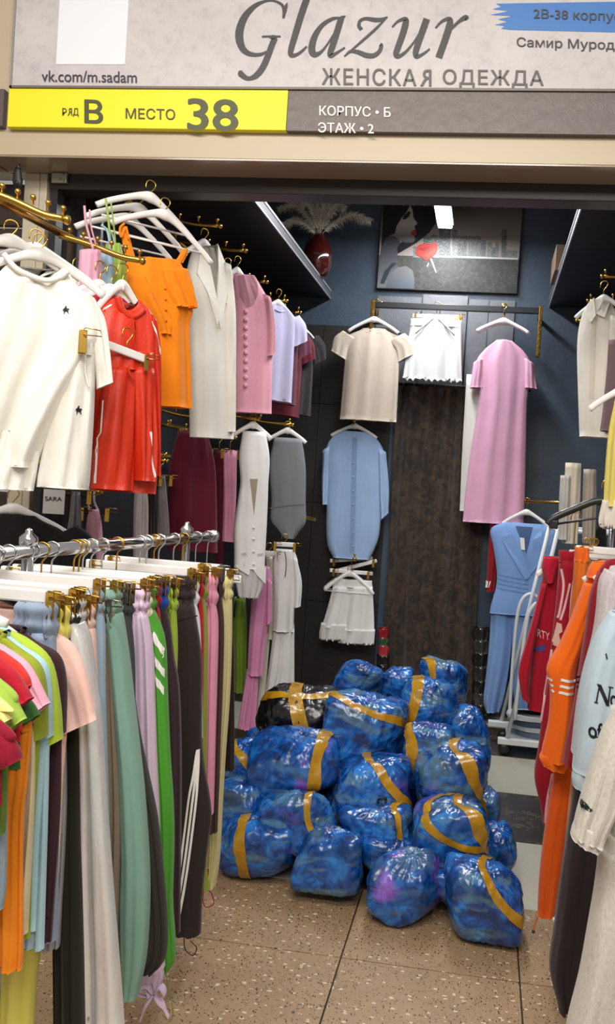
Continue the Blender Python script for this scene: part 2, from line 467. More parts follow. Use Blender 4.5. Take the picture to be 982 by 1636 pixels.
ceiling = struct(one_box('ceiling', (XL - .1, YT + .1, 3.9), (XR + .1, YB + .1, 3.96), plain('#1a1a1c', .8)))
# black and grey panels of the back wall
def wall_panel(px0, px1, z0, z1, mat, t=.012, Y=YB):
    x0 = atY(px0, 500, Y)[0]; x1 = atY(px1, 500, Y)[0]
    return one_box('panel', (x0 + .002, Y - t, z0), (x1 - .002, Y, z1), mat, wall_back)
xs = [-1.74, -1.22, -.70]
for i in range(2):
    for z0, z1 in ((.02, .70), (.705, 1.40), (1.405, 2.10), (2.105, 2.66)):
        one_box('panel', (xs[i] + .002, YB - .014, z0), (xs[i + 1] - .002, YB, z1), PLK, wall_back)
for a, b_, mt in ((602, 672, PLP), (748, 780, PLP), (780, 822, PLP)): wall_panel(a, b_, 2.2, 2.88, mt)
wall_panel(674, 746, 2.2, 2.9, mat_plaster('#5e5d62', '#6e6c70', .35), .02)

# shopfront: beam, post, bulkhead
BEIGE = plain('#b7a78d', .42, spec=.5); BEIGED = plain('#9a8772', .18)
DARKB = plain('#2c2521', .45)
trim_1 = struct(one_box('trim_1', (XL - .02, YT, 2.602), (XR + .1, YT + .09, 2.80), DARKB, bev=.004))
trim_2 = struct(one_box('trim_2', (-1.775, YT, 0), (-1.745, YT + .05, 2.602), plain('#1c1b1c', .4)))
m_post = MB()
m_post.box((-1.852, YT + .03, 1.33), (.062, .07, 2.66), bev=.003).box((-1.804, YT + .03, 1.33), (.030, .07, 2.66), bev=.003)
trim_3 = struct(m_post.obj('trim_3', plain('#b9ae98', .45), smooth=False))
trim_4 = struct(one_box('trim_4', (-1.735, YT + .2, .0), (-1.705, YT + .23, 2.9), GOLDD))
trim_5 = struct(one_box('trim_5', (-1.70, YT + .2, .0), (-1.66, YT + .22, 2.9), plain('#3a3a40', .3, .6)))
YF = 2.865
bul = MB()
for (x0, x1) in ((-1.945, 1.2), (-3.3, -1.955)):
    bul.box(((x0 + x1) / 2, (YF + YT + .1) / 2, 3.2), (x1 - x0, YT + .1 - YF, 1.065))
wall_front = struct(bul.obj('wall_front', BEIGE, smooth=False, org=(-1, YF, 3.2)))
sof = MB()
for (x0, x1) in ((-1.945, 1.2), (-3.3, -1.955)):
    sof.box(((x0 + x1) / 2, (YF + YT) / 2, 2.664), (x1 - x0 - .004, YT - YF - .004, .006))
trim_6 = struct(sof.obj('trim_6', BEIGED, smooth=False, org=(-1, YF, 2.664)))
# the neighbour's rolled shutter at the left edge
sh = thing('roller_shutter', 'dark brown ribbed roller shutter left of the beige post', 'shutter', (-2.5, YT + .05, 0))
for i in range(30):
    one_box('slat', (-3.2, YT + .04, .088 * i + .002), (-1.90, YT + .07, .088 * i + .082), plain('#33261f', .4), sh, bev=.008)

# ---- shelf boards high on both side walls
def shelf(x0, x1, label, edge_right):
    t = thing('wall_shelf', label, 'shelf', ((x0 + x1) / 2, (YT + YB) / 2, 2.85))
    one_box('board', (x0, YT + .25, 2.852), (x1, YB, 2.905), mat_plaster('#1b1819', '#272224', .35), t)
    xe = x1 if edge_right else x0; s = 1 if edge_right else -1
    for z0, z1, dx, mt in ((2.846, 2.856, .007, '#a9a8aa'), (2.856, 2.898, .003, '#6d6c70'), (2.898, 2.912, .007, '#a9a8aa')):
        a, b_ = sorted((xe, xe + s * dx))
        one_box('edge_strip', (a, YT + .25, z0), (b_, YB, z1), plain(mt, .35, .5), t)
    return t
shelf(XL, -1.197, 'dark high shelf board with grey metal edge on the left wall carrying the vase', True)
shelf(.338, XR, 'dark high shelf board with grey metal edge on the right wall', False)

# ---- lamps in the shop
for yy, lb in ((4.98, 'glowing white linear lamp hanging before the framed picture'), (3.75, 'linear lamp hanging behind the black beam near the entrance')):
    t = thing('linear_lamp', lb, 'lamp', (-.4, yy, 3.31))
    one_box('diffuser', (-.448, yy - .525, 3.30), (-.352, yy + .525, 3.325), plain('#f4f8ff', .4, emit=9.0), t, bev=.008)
    one_box('housing', (-.455, yy - .53, 3.325), (-.345, yy + .53, 3.345), plain('#c9c9c9', .4), t)
    for s in (-.4, .4):
        MB().tube([(-.4, yy + s, 3.345), (-.4, yy + s, 3.9)], .003, 6).obj('cable', STEEL, t)
# ceiling wire grid above the picture
t = thing('wire_grid', 'thin metal wire grid fixed above the framed picture', 'grid', (-.35, 5.64, 3.5))
for i in range(15):
    x = -.85 + i * .07; MB().tube([(x, 5.66, 3.50), (x, 5.66, 3.64)], .003, 6).obj('wire', STEEL, t)
for z in (3.52, 3.59, 3.64): MB().tube([(-.86, 5.66, z), (.14, 5.66, z)], .003, 6).obj('wire', STEEL, t)

# ================================================================== SIGN
PS = Plane((0, YF, 0), 0)
def lx(px, py): return PS.l(px, py)[0]
def lz(px, py): return PS.l(px, py)[1]
def mat_concrete():
    m, nt, b = newmat('printed concrete'); geo = nt.nodes.new('ShaderNodeNewGeometry').outputs['Position']
    c = mixnode(nt, noisenode(nt, geo, 4, 7, .7, .6), lin('#a8a3a3'), lin('#cfc8c7'))
    c = mixnode(nt, ramp(nt, noisenode(nt, geo, 23, 5, .75), [(.5, (0, 0, 0)), (.75, (.5, .5, .5))]), c, lin('#8f8a8c'))
    nt.links.new(c, b.inputs['Base Color']); b.inputs['Roughness'].default_value = .45; return m
SX0 = lx(29, 100); ZY1 = lz(26, 147); ZY0 = lz(20, 208); XY1 = lx(460, 200)
sg = thing('shop_sign', 'grey concrete-print signboard with dark lettering across the top of the shopfront', 'sign', (-.4, YF, ZY1))
board = one_box('board', (SX0, YF - .03, ZY1 + .008), (1.15, YF, ZY1 + .345), mat_concrete(), sg)
one_box('frame', (SX0 - .008, YF - .035, ZY1 + .345), (1.15, YF, ZY1 + .375), plain('#54504d', .4), sg)
one_box('frame', (SX0 - .008, YF - .034, ZY1), (1.15, YF, ZY1 + .008), plain('#6a6058', .4), sg)
one_box('frame', (SX0 - .008, YF - .034, ZY1), (SX0, YF, ZY1 + .345), plain('#8d8983', .4), sg)
PSB = Plane((0, YF - .03, 0), 0)
INK = plain('#3c3b3c', .5); INKV = plain('#3e3444', .5)
# blank white card where the photo's code is
one_box('code_card', (PSB.l(90, 100)[0], YF - .032, PSB.l(90, 103)[1]), (PSB.l(200, 100)[0], YF - .03, ZY1 + .343), plain('#dfe0e4', .5), sg)
text_px(board, 'lettering', PSB, 'vk.com/m.sadam', 67, 113, 219, 131, INKV, bold=.008, slope=(219, 133))
text_px(board, 'lettering', PSB, 'ЖЕНСКА', 514, 109, 665, 136, plain('#57534f', .5), bold=.016, slope=(665, 138.2), spacing=1.12)
text_px(board, 'lettering', PSB, 'Я', 671, 111.5, 689, 138.2, plain('#57534f', .5), bold=.016, slope=(689, 138.6))
text_px(board, 'lettering', PSB, 'ОДЕЖДА', 707, 111, 868, 140, plain('#57534f', .5), bold=.016, slope=(868, 142.5), spacing=1.12)
poly_px(board, 'blue_banner', PSB, [(792, 6), (982, 3), (1090, 3), (1090, 58), (982, 52), (815, 48), (800, 46), (806, 42), (790, 40), (810, 35), (795, 31), (818, 26), (783, 24), (812, 18), (786, 15), (800, 11)], plain('#3f73b5', .5), .001)
text_px(board, 'lettering', PSB, '2В-38 корпус', 852, 15, 992, 34, INK, bold=.008, slope=(992, 39), off=.003)
text_px(board, 'lettering', PSB, 'Самир Муродов', 825, 60, 1008, 79, INK, bold=.014, slope=(1008, 85))
# brush-drawn name: broad strokes with swelling width (crop scale 4.91)
def brush(px0, pts, wid, m=40):
    pts = [(px0 + x / 4.91, y / 4.91) for x, y in pts]
    C = catmull(pts, m); Wd = catmull([[x] for x in wid], m)[:, 0] / 4.91 / 2
    V = []; Fc = []
    for i in range(m):
        tt = C[min(i + 1, m - 1)] - C[max(i - 1, 0)]; tt /= np.linalg.norm(tt); nn = np.array([-tt[1], tt[0]]) * max(Wd[i], .3)
        for q in (C[i] - nn, C[i] + nn):
            l = PSB.l(*q); V.append(PSB.w(l[0], l[1], .002))
    for i in range(m - 1): Fc.append((2 * i, 2 * i + 1, 2 * i + 3, 2 * i + 2))
    return V, Fc
def glyph(strokes):
    mb = MB()
    for k, s in enumerate(strokes):
        V, Fc = brush(*s); V = np.array(V); V[:, 1] -= k * .0002; mb.add(V, Fc)
    return mb.obj('letter', INK, board, smooth=False)
a, b2 = 370, 560
glyph([(a, [(405, 145), (412, 95), (395, 40), (330, 8), (260, 12), (180, 50), (105, 130), (65, 230), (62, 310), (85, 380), (130, 420), (190, 432), (240, 425), (275, 405)], [18, 26, 22, 16, 20, 36, 52, 62, 62, 52, 40, 30, 24, 14]),
       (a, [(436, 22), (425, 60), (406, 145)], [3, 26, 16]),
       (a, [(238, 290), (300, 287), (384, 288)], [15, 14, 14]),
       (a, [(290, 290), (335, 300), (318, 350), (285, 440), (245, 530), (195, 592), (140, 618), (100, 605), (72, 580)], [12, 44, 46, 48, 48, 44, 30, 40, 44]),
       (a, [(72, 556), (72, 580), (76, 600)], [24, 44, 34])])
glyph([(a, [(590, -10), (545, 120), (500, 270), (468, 380), (462, 425), (480, 438), (520, 425), (560, 395), (590, 365)], [52, 52, 50, 46, 40, 32, 24, 20, 14])])
glyph([(a, [(870, 140), (790, 150), (710, 200), (655, 280), (630, 360), (632, 410), (655, 430), (700, 410), (750, 350), (800, 270)], [10, 26, 34, 46, 54, 54, 44, 24, 16, 14]),
       (a, [(893, 125), (858, 155), (830, 240), (795, 350), (772, 420), (778, 440), (810, 425), (850, 400), (888, 375)], [4, 44, 50, 50, 44, 34, 24, 18, 14])])
glyph([(b2, [(85, 235), (65, 205), (75, 165), (120, 148), (190, 158), (240, 155), (290, 133)], [30, 28, 24, 26, 34, 28, 8]),
       (b2, [(285, 138), (200, 225), (100, 315), (-50, 445)], [10, 20, 20, 12]),
       (b2, [(-50, 445), (0, 405), (60, 412), (120, 435), (180, 438), (225, 405), (240, 360), (230, 350)], [8, 24, 34, 40, 36, 30, 30, 28])])
glyph([(b2, [(325, 215), (370, 170), (430, 150), (430, 190), (405, 280), (365, 390), (355, 430), (375, 445), (430, 410), (490, 340), (540, 260)], [14, 20, 34, 50, 50, 48, 42, 32, 22, 16, 12]),
       (b2, [(597, 150), (565, 240), (530, 340), (510, 410), (515, 445), (550, 435), (590, 410), (620, 385)], [52, 52, 50, 46, 36, 24, 18, 14])])
glyph([(b2, [(665, 222), (715, 170), (775, 150), (775, 200), (745, 300), (715, 385), (690, 455)], [14, 22, 34, 54, 54, 54, 54]),
       (b2, [(730, 330), (780, 240), (850, 170), (900, 140), (915, 155)], [10, 18, 26, 40, 26])])

yp = thing('location_board', 'yellow strip with dark row and place number under the signboard', 'sign', (-1.3, YF, ZY0))
ybd = one_box('board', (SX0 - .012, YF - .028, ZY0), (XY1, YF, ZY1), plain('#e6dd1f', .5), yp, bev=.002)
PSY = Plane((0, YF - .028, 0), 0); INKY = plain('#4a4a2a', .5)
for ch_, a_, b_ in (('Р', 100, 107), ('Я', 108.5, 115.5), ('Д', 117, 126)): text_px(ybd, 'lettering', PSY, ch_, a_, 173, b_, 185 + (1.8 if ch_ == 'Д' else 0), INKY, slope=(b_, 185.3 + (1.8 if ch_ == 'Д' else 0)), bold=.008)
text_px(ybd, 'lettering', PSY, 'В', 135, 159, 165, 197, INKY, bold=.022, slope=(165, 198.5))
text_px(ybd, 'lettering', PSY, 'МЕСТО', 201, 173, 280, 190, INKY, bold=.008, slope=(280, 192))
text_px(ybd, 'lettering', PSY, '38', 299, 157, 381, 208, INKY, bold=.022, slope=(381, 211))
bp = thing('address_board', 'dark brown strip with white building and floor lettering beside the yellow strip', 'sign', (0, YF, ZY0))
bbd = one_box('board', (XY1 + .002, YF - .026, ZY0), (1.15, YF, ZY1), mat_plaster('#5d5350', '#675c58', .4, 9), bp)
PSW = Plane((0, YF - .026, 0), 0); WINK = plain('#efe9df', .5)
text_px(bbd, 'lettering', PSW, 'КОРПУС • Б', 510, 169, 624, 185, WINK, bold=.014, slope=(624, 188))
text_px(bbd, 'lettering', PSW, 'ЭТАЖ • 2', 508, 196, 597, 212, WINK, bold=.014, slope=(597, 214))
# the neighbour's boards left of it
nb = tag(one_box('neighbour_board', (-3.2, YF - .026, ZY0 + .004), (SX0 - .032, YF, ZY1 - .002), plain('#5c4f4d', .45)), 'plain brown strip of the neighbouring shop at the far left', 'sign')
# pull handle and steel latch under the soffit
hp = Plane((0, 2.93, 0), 0)
h = thing('shutter_handle', 'black grip handle on a steel rod hanging under the beige soffit', 'handle', hp.w(*hp.l(29, 300)))
pxtube(h, 'rod', hp, [(31, 245), (30, 258), (30, 272)], .006, STEEL)
P = catmull([hp.l(*p) for p in [(29, 268), (28, 276), (28, 288), (29, 300)]], 14)
MB().tube([hp.w(x, z) for x, z in P], [.010, .012, .013, .014, .015, .016, .017, .018, .019, .020, .020, .019, .015, .008], 12, flat=.6).obj('grip', plain('#232324', .5), h)
MB().lathe([(.006, -.016), (.009, -.014), (.009, -.012), (.006, -.0125)], hp.w(*hp.l(29, 294)), (0, 1, 0), 14).obj('eyelet', plain('#111112', .4), h)
lp = Plane((0, YT - .012, 0), 0)
lt = thing('door_latch', 'small zinc latch plate at the left end of the black beam', 'latch', lp.w(*lp.l(95, 293)))
A = lp.l(84, 277); B = lp.l(107, 293)
MB().box(lp.w((A[0] + B[0]) / 2, (A[1] + B[1]) / 2), (B[0] - A[0], .014, A[1] - B[1]), bev=.002).obj('plate', plain('#b6b39c', .35, .7), lt, smooth=False)
for q in ((98, 287), (103, 280), (103, 290)):
    MB().lathe([(.004, 0), (.004, .004), (.002, .006)], lp.w(*lp.l(*q)) + np.array([0, -.007, 0]), (0, -1, 0), 10).obj('screw', STEEL, lt)

# ================================================================== BAGS
def mat_bag(dark, mid, light, tint, tint2, thr, thr2=.63):
    """thin blue film over packed clothes: film colour thickens along creases, contents show through in patches"""
    m, nt, b = newmat('bag film'); v = coords(nt)
    oi = nt.nodes.new('ShaderNodeObjectInfo')
    ad = nt.nodes.new('ShaderNodeVectorMath'); ad.operation = 'MULTIPLY_ADD'; nt.links.new(oi.outputs['Random'], ad.inputs[0]); ad.inputs[1].default_value = (37, 53, 71); nt.links.new(v, ad.inputs[2])
    p = ad.outputs[0]
    c = ramp(nt, noisenode(nt, p, 9, 4, .6, 1.5), [(.36, lin(dark)), (.5, lin(mid)), (.66, lin(light))])
    mp = nt.nodes.new('ShaderNodeMapping'); mp.inputs['Scale'].default_value = (1, 1, 3.2); mp.inputs['Rotation'].default_value = (.2, .35, 0); nt.links.new(p, mp.inputs[0])
    f1 = ramp(nt, noisenode(nt, mp.outputs[0], 4.6, 2, .5, 1.2), [(thr, (0, 0, 0)), (thr + .08, (.42, .42, .42))])
    c = mixnode(nt, f1, c, lin(tint))
    mp4 = nt.nodes.new('ShaderNodeMapping'); mp4.inputs['Location'].default_value = (3, 8, 5); mp4.inputs['Scale'].default_value = (1, 1, 2.2); nt.links.new(p, mp4.inputs[0])
    f3 = ramp(nt, noisenode(nt, mp4.outputs[0], 4.0, 2, .5, 1.0), [(.55, (0, 0, 0)), (.63, (.5, .5, .5))])
    c = mixnode(nt, f3, c, lin(dark))
    mp2 = nt.nodes.new('ShaderNodeMapping'); mp2.inputs['Location'].default_value = (9, 4, 2); nt.links.new(p, mp2.inputs[0])
    f2 = ramp(nt, noisenode(nt, mp2.outputs[0], 4.5, 2, .5), [(thr2, (0, 0, 0)), (thr2 + .07, (.55, .55, .55))])
    c = mixnode(nt, f2, c, lin(tint2))
    mp3 = nt.nodes.new('ShaderNodeMapping'); mp3.inputs['Scale'].default_value = (1.3, 1, .25); mp3.inputs['Rotation'].default_value = (.5, .9, .3); nt.links.new(p, mp3.inputs[0])
    nn = nt.nodes.new('ShaderNodeTexNoise'); nn.noise_type = 'RIDGED_MULTIFRACTAL'; nn.inputs['Scale'].default_value = 15; nn.inputs['Detail'].default_value = 4; nn.inputs['Roughness'].default_value = .5; nn.inputs['Distortion'].default_value = 1.6
    nt.links.new(mp3.outputs[0], nn.inputs['Vector'])
    c = mixnode(nt, ramp(nt, nn.outputs[0], [(.55, (0, 0, 0)), (.95, (.35, .35, .35))]), c, lin(light))
    nt.links.new(c, b.inputs['Base Color'])
    b.inputs['Roughness'].default_value = .27; b.inputs['Specular IOR Level'].default_value = .75
    b.inputs['Coat Weight'].default_value = .12; b.inputs['Coat Roughness'].default_value = .15
    bump(nt, b, nn.outputs[0], .42, .007)
    return m
BAGB = mat_bag('#072c63', '#0b4f9e', '#2a80d0', '#6c8f84', '#6a55b8', .53)
BAGV = mat_bag('#072c63', '#0b4f9e', '#2a80d0', '#56798e', '#b060e0', .56, .585)
BAGK = mat_bag('#060607', '#0d0d0f', '#1b1b1e', '#101012', '#17171a', .7)
def mat_tape():
    m, nt, b = newmat('yellow packing tape'); v = coords(nt)
    nt.links.new(mixnode(nt, noisenode(nt, v, 22, 4), lin('#8c6408'), lin('#cc9a1c')), b.inputs['Base Color'])
    b.inputs['Roughness'].default_value = .25; b.inputs['Coat Weight'].default_value = .4; bump(nt, b, noisenode(nt, coords(nt, 'Object', (1, 1, .4)), 60, 4), .35, .008); return m
TAPE = mat_tape()

def bag_radius(D, a, b, c, rot, seed, planes, p=7.0):
    """radius of a stuffed bundle in directions D: soft polyhedron + sags + drawn creases"""
    d = D @ rot                                     # to bag axes
    acc = np.zeros(len(D))
    for n_, dist in planes: acc += np.maximum(d @ n_, 0) ** p / dist ** p
    r = acc ** (-1 / p)
    q = D * 1.0
    r = r * (1 + .055 * vnoise(q * 2.3 + seed * 3.7, seed))
    ax = np.array([.25, -.1, .96]) @ rot.T          # knot
    ct = np.clip(D @ ax, -1, 1)
    t1 = np.cross(ax, [0, 1., 0]); t1 /= np.linalg.norm(t1); t2 = np.cross(ax, t1)
    ph = np.arctan2(D @ t2, D @ t1)
    th = np.arccos(ct)
    cre = 1 - np.abs(vnoise(np.stack([np.cos(ph) * 4.2, np.sin(ph) * 4.2, th * .9], 1) + seed, seed + 5)) * 2
    r = r * (1 + .032 * np.clip(cre, -1, 1) * np.clip(1.5 - th * .6, .25, 1))
    cr2 = 1 - np.abs(vnoise(np.stack([np.cos(ph) * 11, np.sin(ph) * 11, th * 1.6], 1) + seed * 2.3, seed + 7)) * 2
    r = r * (1 + .011 * cr2 * np.clip(1.7 - th * .7, .2, 1))
    rid = 1 - np.abs(vnoise(q * 6.0 + vnoise(q * 3, seed)[:, None] * 1.5, seed + 9)) * 2
    r = r * (1 + .022 * rid)
    rid = 1 - np.abs(vnoise(q * np.array([13, 13, 8.]), seed + 19)) * 2
    r = r * (1 + .010 * rid)
    return r * (1 - .10 * np.exp(-(th / .22) ** 2) + .16 * np.exp(-(th / .07) ** 2))
BAGI = [0]
def bag(cx, cy, wpx, hpx, Y, label, tapes=(), mat=None, tilt=0.0, dep=1.0, p=7.0, res=(78, 124)):
    BAGI[0] += 1; seed = BAGI[0]; R = random.Random(seed * 17)
    c = atY(cx, cy, Y); s = np.linalg.norm(c - CAMP) / F / np.linalg.norm(ray(cx, cy)) ** 0
    depth = (c - CAMP) @ _fw; a = wpx / 2 * depth / F; cc = hpx / 2 * depth / F; b = (a + cc) / 2 * dep * .92
    base = c[2] - cc
    if base < .0: c = c + np.array([0, 0, -base + .001])
    tl = math.radians(tilt - 3.9)
    rot = np.array([[math.cos(tl), 0, -math.sin(tl)], [0, 1, 0], [math.sin(tl), 0, math.cos(tl)]]).T
    planes = []
    for ax, dd in (((1, 0, 0), a), ((-1, 0, 0), a), ((0, 1, 0), b), ((0, -1, 0), b), ((0, 0, 1), cc), ((0, 0, -1), cc)): planes.append((np.array(ax, float), dd))
    for i in range(9):
        v = np.array([R.gauss(0, 1), R.gauss(0, 1), R.gauss(0, 1)]); v /= np.linalg.norm(v)
        sup = math.sqrt((v[0] * a) ** 2 + (v[1] * b) ** 2 + (v[2] * cc) ** 2); planes.append((v, sup * R.uniform(.93, 1.08)))
    nt_, npH = res; D = []
    for i in range(nt_ + 1):
        th = math.pi * i / nt_
        for j in range(npH): an = 2 * math.pi * j / npH; D.append((math.sin(th) * math.cos(an), math.sin(th) * math.sin(an), math.cos(th)))
    D = np.array(D)
    # correct overshoot so that the bundle keeps its measured size
    r = bag_radius(D, a, b, cc, rot, seed, planes, p)
    P = D * r[:, None]; kx = 2 * a / (P[:, 0].max() - P[:, 0].min()) ; kz = 2 * cc / (P[:, 2].max() - P[:, 2].min())
    K = np.array([kx, (kx + kz) / 2, kz]) * 1.03
    V = c + P * K
    V[:, 2] = np.maximum(V[:, 2], .003)
    Fc = [(i * npH + j, (i + 1) * npH + j, (i + 1) * npH + (j + 1) % npH, i * npH + (j + 1) % npH) for i in range(nt_) for j in range(npH)]
    mt = mat or BAGB
    t = thing('plastic_bag', label, 'bag', (c[0], c[1], max(c[2] - cc, .003)), 'stuffed plastic bags in the pile')
    t_film = mesh_obj('film', V, Fc, mt, t, org=c)
    # gathered knot
    kd = (np.array([.25, -.1, .96]) @ rot.T)[None]; kp = c + (kd * bag_radius(kd, a, b, cc, rot, seed, planes, p)[:, None] * K)[0]
    for nrm, dist, wid in tapes:                    # bands: great or small circles of the bundle's surface
        nrm = np.array(nrm, float); nrm /= np.linalg.norm(nrm); u = np.cross(nrm, [0.3, 1, .2]); u /= np.linalg.norm(u); v2 = np.cross(nrm, u)
        W = []; n = 72; wid *= 1.35; off = [dist + wid * q for q in (-.5, -.17, .17, .5)]
        for o_ in off:
            an = np.linspace(0, 2 * math.pi, n, endpoint=False); al = math.sin(o_); be = math.cos(o_)
            dd = (np.cos(an)[:, None] * u + np.sin(an)[:, None] * v2) * be + nrm * al
            rr = np.mean([bag_radius(dd + e * nrm, a, b, cc, rot, seed, planes, p) for e in (0,)], 0)
            q = c + dd * (rr * 1.012 + .002)[:, None] * K; q[:, 2] = np.maximum(q[:, 2], .002); W.append(q)
        W = np.vstack(W)
        Fb = [(i * n + j, i * n + (j + 1) % n, (i + 1) * n + (j + 1) % n, (i + 1) * n + j) for i in range(3) for j in range(n)]
        mesh_obj('tape', W, Fb, TAPE, t, org=c)
    t['_film'] = t_film.name
    return t
H_ = (1, 0, 0)
bag(524, 1405, 108, 108, 2.95, 'blue bag standing alone at the front centre with a flat pale bundle inside', p=9)
bag(406, 1382, 132, 96, 3.02, 'large dark blue bag at the lower left banded by one upright tape', [((1, .1, .12), -.25, .24)])
bag(646, 1442, 118, 106, 2.87, 'front blue bag with a violet patch showing near its top', mat=BAGV)
bag(768, 1468, 130, 114, 2.80, 'frontmost dark blue bag at the right end of the pile', [((.75, .0, .65), .62, .16)])
bag(481, 1317, 124, 106, 3.05, 'rounded blue bag resting right above the front centre bag', [((1, -.2, .55), .75, .14)], tilt=-8)
bag(390, 1293, 92, 96, 3.15, 'blue bag squeezed against the cream trousers in the middle left')
bag(598, 1325, 120, 80, 3.10, 'flat blue bag with pale greenish folds below the stamped one', [((1, 0, .3), .85, .14)])
bag(627, 1368, 100, 70, 3.02, 'small slanting blue bag wedged above the violet-patched bag', tilt=14)
bag(748, 1412, 112, 76, 2.93, 'flattened blue bag lying on the frontmost right bag', [((.8, .1, .5), .75, .15)], tilt=-6)
bag(720, 1335, 122, 114, 3.05, 'big crumpled blue bag with tape crossing over its top right', [((.35, -.35, .87), .55, .15), ((.8, .1, .55), .7, .16)])
bag(792, 1362, 70, 80, 3.22, 'dark blue bag at the right edge over the light floor tile')
bag(472, 1219, 146, 100, 3.25, 'wide blue bag with pink contents showing through and tape at its right end', [((1, .05, -.12), .62, .2)], BAGV, tilt=-4)  # contents are a tint patch in the film colour
bag(385, 1224, 86, 82, 3.32, 'blue bag half hidden behind the cream trousers with tape on top', [((.7, .3, .6), .3, .2)])
stamped = bag(590, 1257, 126, 92, 3.24, 'blue bag with a dark printed stamp in the middle of the pile', [((.75, .35, .55), .5, .2)])
bag(718, 1245, 116, 110, 3.28, 'blue bag with a dark lump inside and slanting tape right of centre', [((.8, .1, .5), .58, .18)])
bag(777, 1291, 46, 62, 3.42, 'small blue bag poking out at the right over the dark floor tile', [((1, .2, .2), -.4, .35)])
bag(583, 1162, 126, 108, 3.45, 'large round blue bag with tape curving over it near the top', [((.25, .3, .95), .42, .13)], tilt=8)
bag(478, 1138, 146, 84, 3.55, 'black bag crossed by wide yellow tape', [((1, .1, .28), .12, .3), ((-.1, .45, .9), .35, .18)], BAGK, tilt=6)
bag(686, 1193, 80, 80, 3.42, 'small round blue bag with tape peeking out on its left', [((1, .1, .15), -.75, .3)])
bag(752, 1180, 66, 92, 3.68, 'tall blue bag at the right rear beside the white rack')
bag(576, 1086, 78, 66, 3.78, 'pale greenish blue bag at the top left of the pile', tilt=20)
bag(630, 1095, 56, 52, 3.86, 'small blue bag with a purple tint at the top of the pile')
bag(706, 1096, 78, 84, 3.92, 'light blue bag at the top right rear of the pile', [((.9, .3, -.3), -.8, .2)])
bag(682, 1126, 94, 86, 3.70, 'blue bag with broad tape up its left side near the top', [((1, .1, -.18), -.55, .3)])
for x, y, wd, hh, Y in ((540, 1180, 110, 100, 3.85), (640, 1190, 110, 100, 3.85), (470, 1270, 120, 110, 3.6), (600, 1300, 120, 110, 3.55), (710, 1260, 110, 110, 3.65), (560, 1350, 110, 110, 3.3), (690, 1380, 90, 100, 3.25), (450, 1200, 100, 90, 3.75), (620, 1250, 110, 100, 4.0), (720, 1200, 90, 95, 4.05), (520, 1255, 100, 95, 4.0)):
    bag(x, y, wd, hh, Y, 'blue bag buried inside the pile behind the front ones', res=(28, 44))

sp_ = Plane((0, 3.24, 0), 0); sf = bpy.data.objects[stamped['_film']]
for pts in ([(608, 1262), (622, 1260), (622, 1264), (608, 1266)], [(607, 1266), (611, 1266), (609, 1280), (606, 1280)], [(619, 1264), (623, 1264), (621, 1277), (617, 1278)], [(606, 1279), (620, 1277), (619, 1281), (606, 1283)], [(611, 1268), (618, 1270), (614, 1275), (611, 1274)]):
    poly_px(stamped, 'stamp', sp_, pts, plain('#0a1226', .4), base=sf)

# ================================================================== HANGERS
def hook(parent, pl, x, z, h=.075, r=.0022, mat=None, rr=.018):
    """gooseneck hook whose inner top sits at (x, z); shank runs down h"""
    pts = [(x - rr, z - rr * .7), (x - rr, z), (x - rr * .7, z + rr * .75), (x, z + rr), (x + rr * .75, z + rr * .7), (x + rr * .95, z), (x + rr * .5, z - rr * .8), (x, z - rr * 1.5), (x, z - h)]
    P = catmull(pts, 26)
    # the shank side of the bow lies across the rail
    return MB().tube([pl.w(a, b) for a, b in P], r, 6).obj('hook', mat or GOLD, parent)
def shirt_hanger(pl, x, z, hw=.2, drop=.095, label='', mat=None, bar=False, neck=.075, hmat=None, group='shirt hangers', sl=0.0, thick=.008):
    """shaped hanger, rail point at local (x, z)"""
    t = thing('clothes_hanger', label, 'hanger', pl.w(x, z - neck - drop), group)
    hook(t, pl, x, z, neck, mat=hmat)
    z0 = z - neck; mb = MB()
    prof = [(-1, -1), (-.8, -.70), (-.5, -.34), (-.25, -.08), (-.1, .03), (0, .06), (.1, .03), (.25, -.08), (.5, -.34), (.8, -.70), (1, -1)]
    P = catmull([(x + a * hw, z0 + b * drop + a * sl) for a, b in prof], 33)
    rr = [(.011 + .010 * math.exp(-((i - 16) / 5) ** 2)) for i in range(33)]
    mb.tube([pl.w(a, b) for a, b in P], rr, 10, flat=thick / .012)
    mb.obj('arms', mat or WHITEW, t)
    if bar:
        MB().tube([pl.w(x - hw * .9, z0 - drop), pl.w(x + hw * .9, z0 - drop)], .004, 8).obj('bar', mat or WHITEW, t)
    return t
def clip(parent, pl, x, z, mat, s=1.0):
    """plate clip with its squeeze loop"""
    c_ = MB().box(pl.w(x, z - .022 * s, .012), (.016 * s, .004, .050 * s), pl.ex, pl.n, bev=.001).box(pl.w(x, z - .022 * s, -.012), (.016 * s, .004, .050 * s), pl.ex, pl.n, bev=.001).obj('clip', mat, parent, smooth=False)
    q = [(x, z + .004 * s, .014), (x + .004, z + .006 * s, .026), (x + .034 * s, z + .004 * s, .026), (x + .037 * s, z - .008 * s, .024), (x + .004, z - .009 * s, .024), (x, z - .006 * s, .014)]
    MB().tube([pl.w(*p) for p in q], .0018, 6).obj('clip_loop', mat, c_)
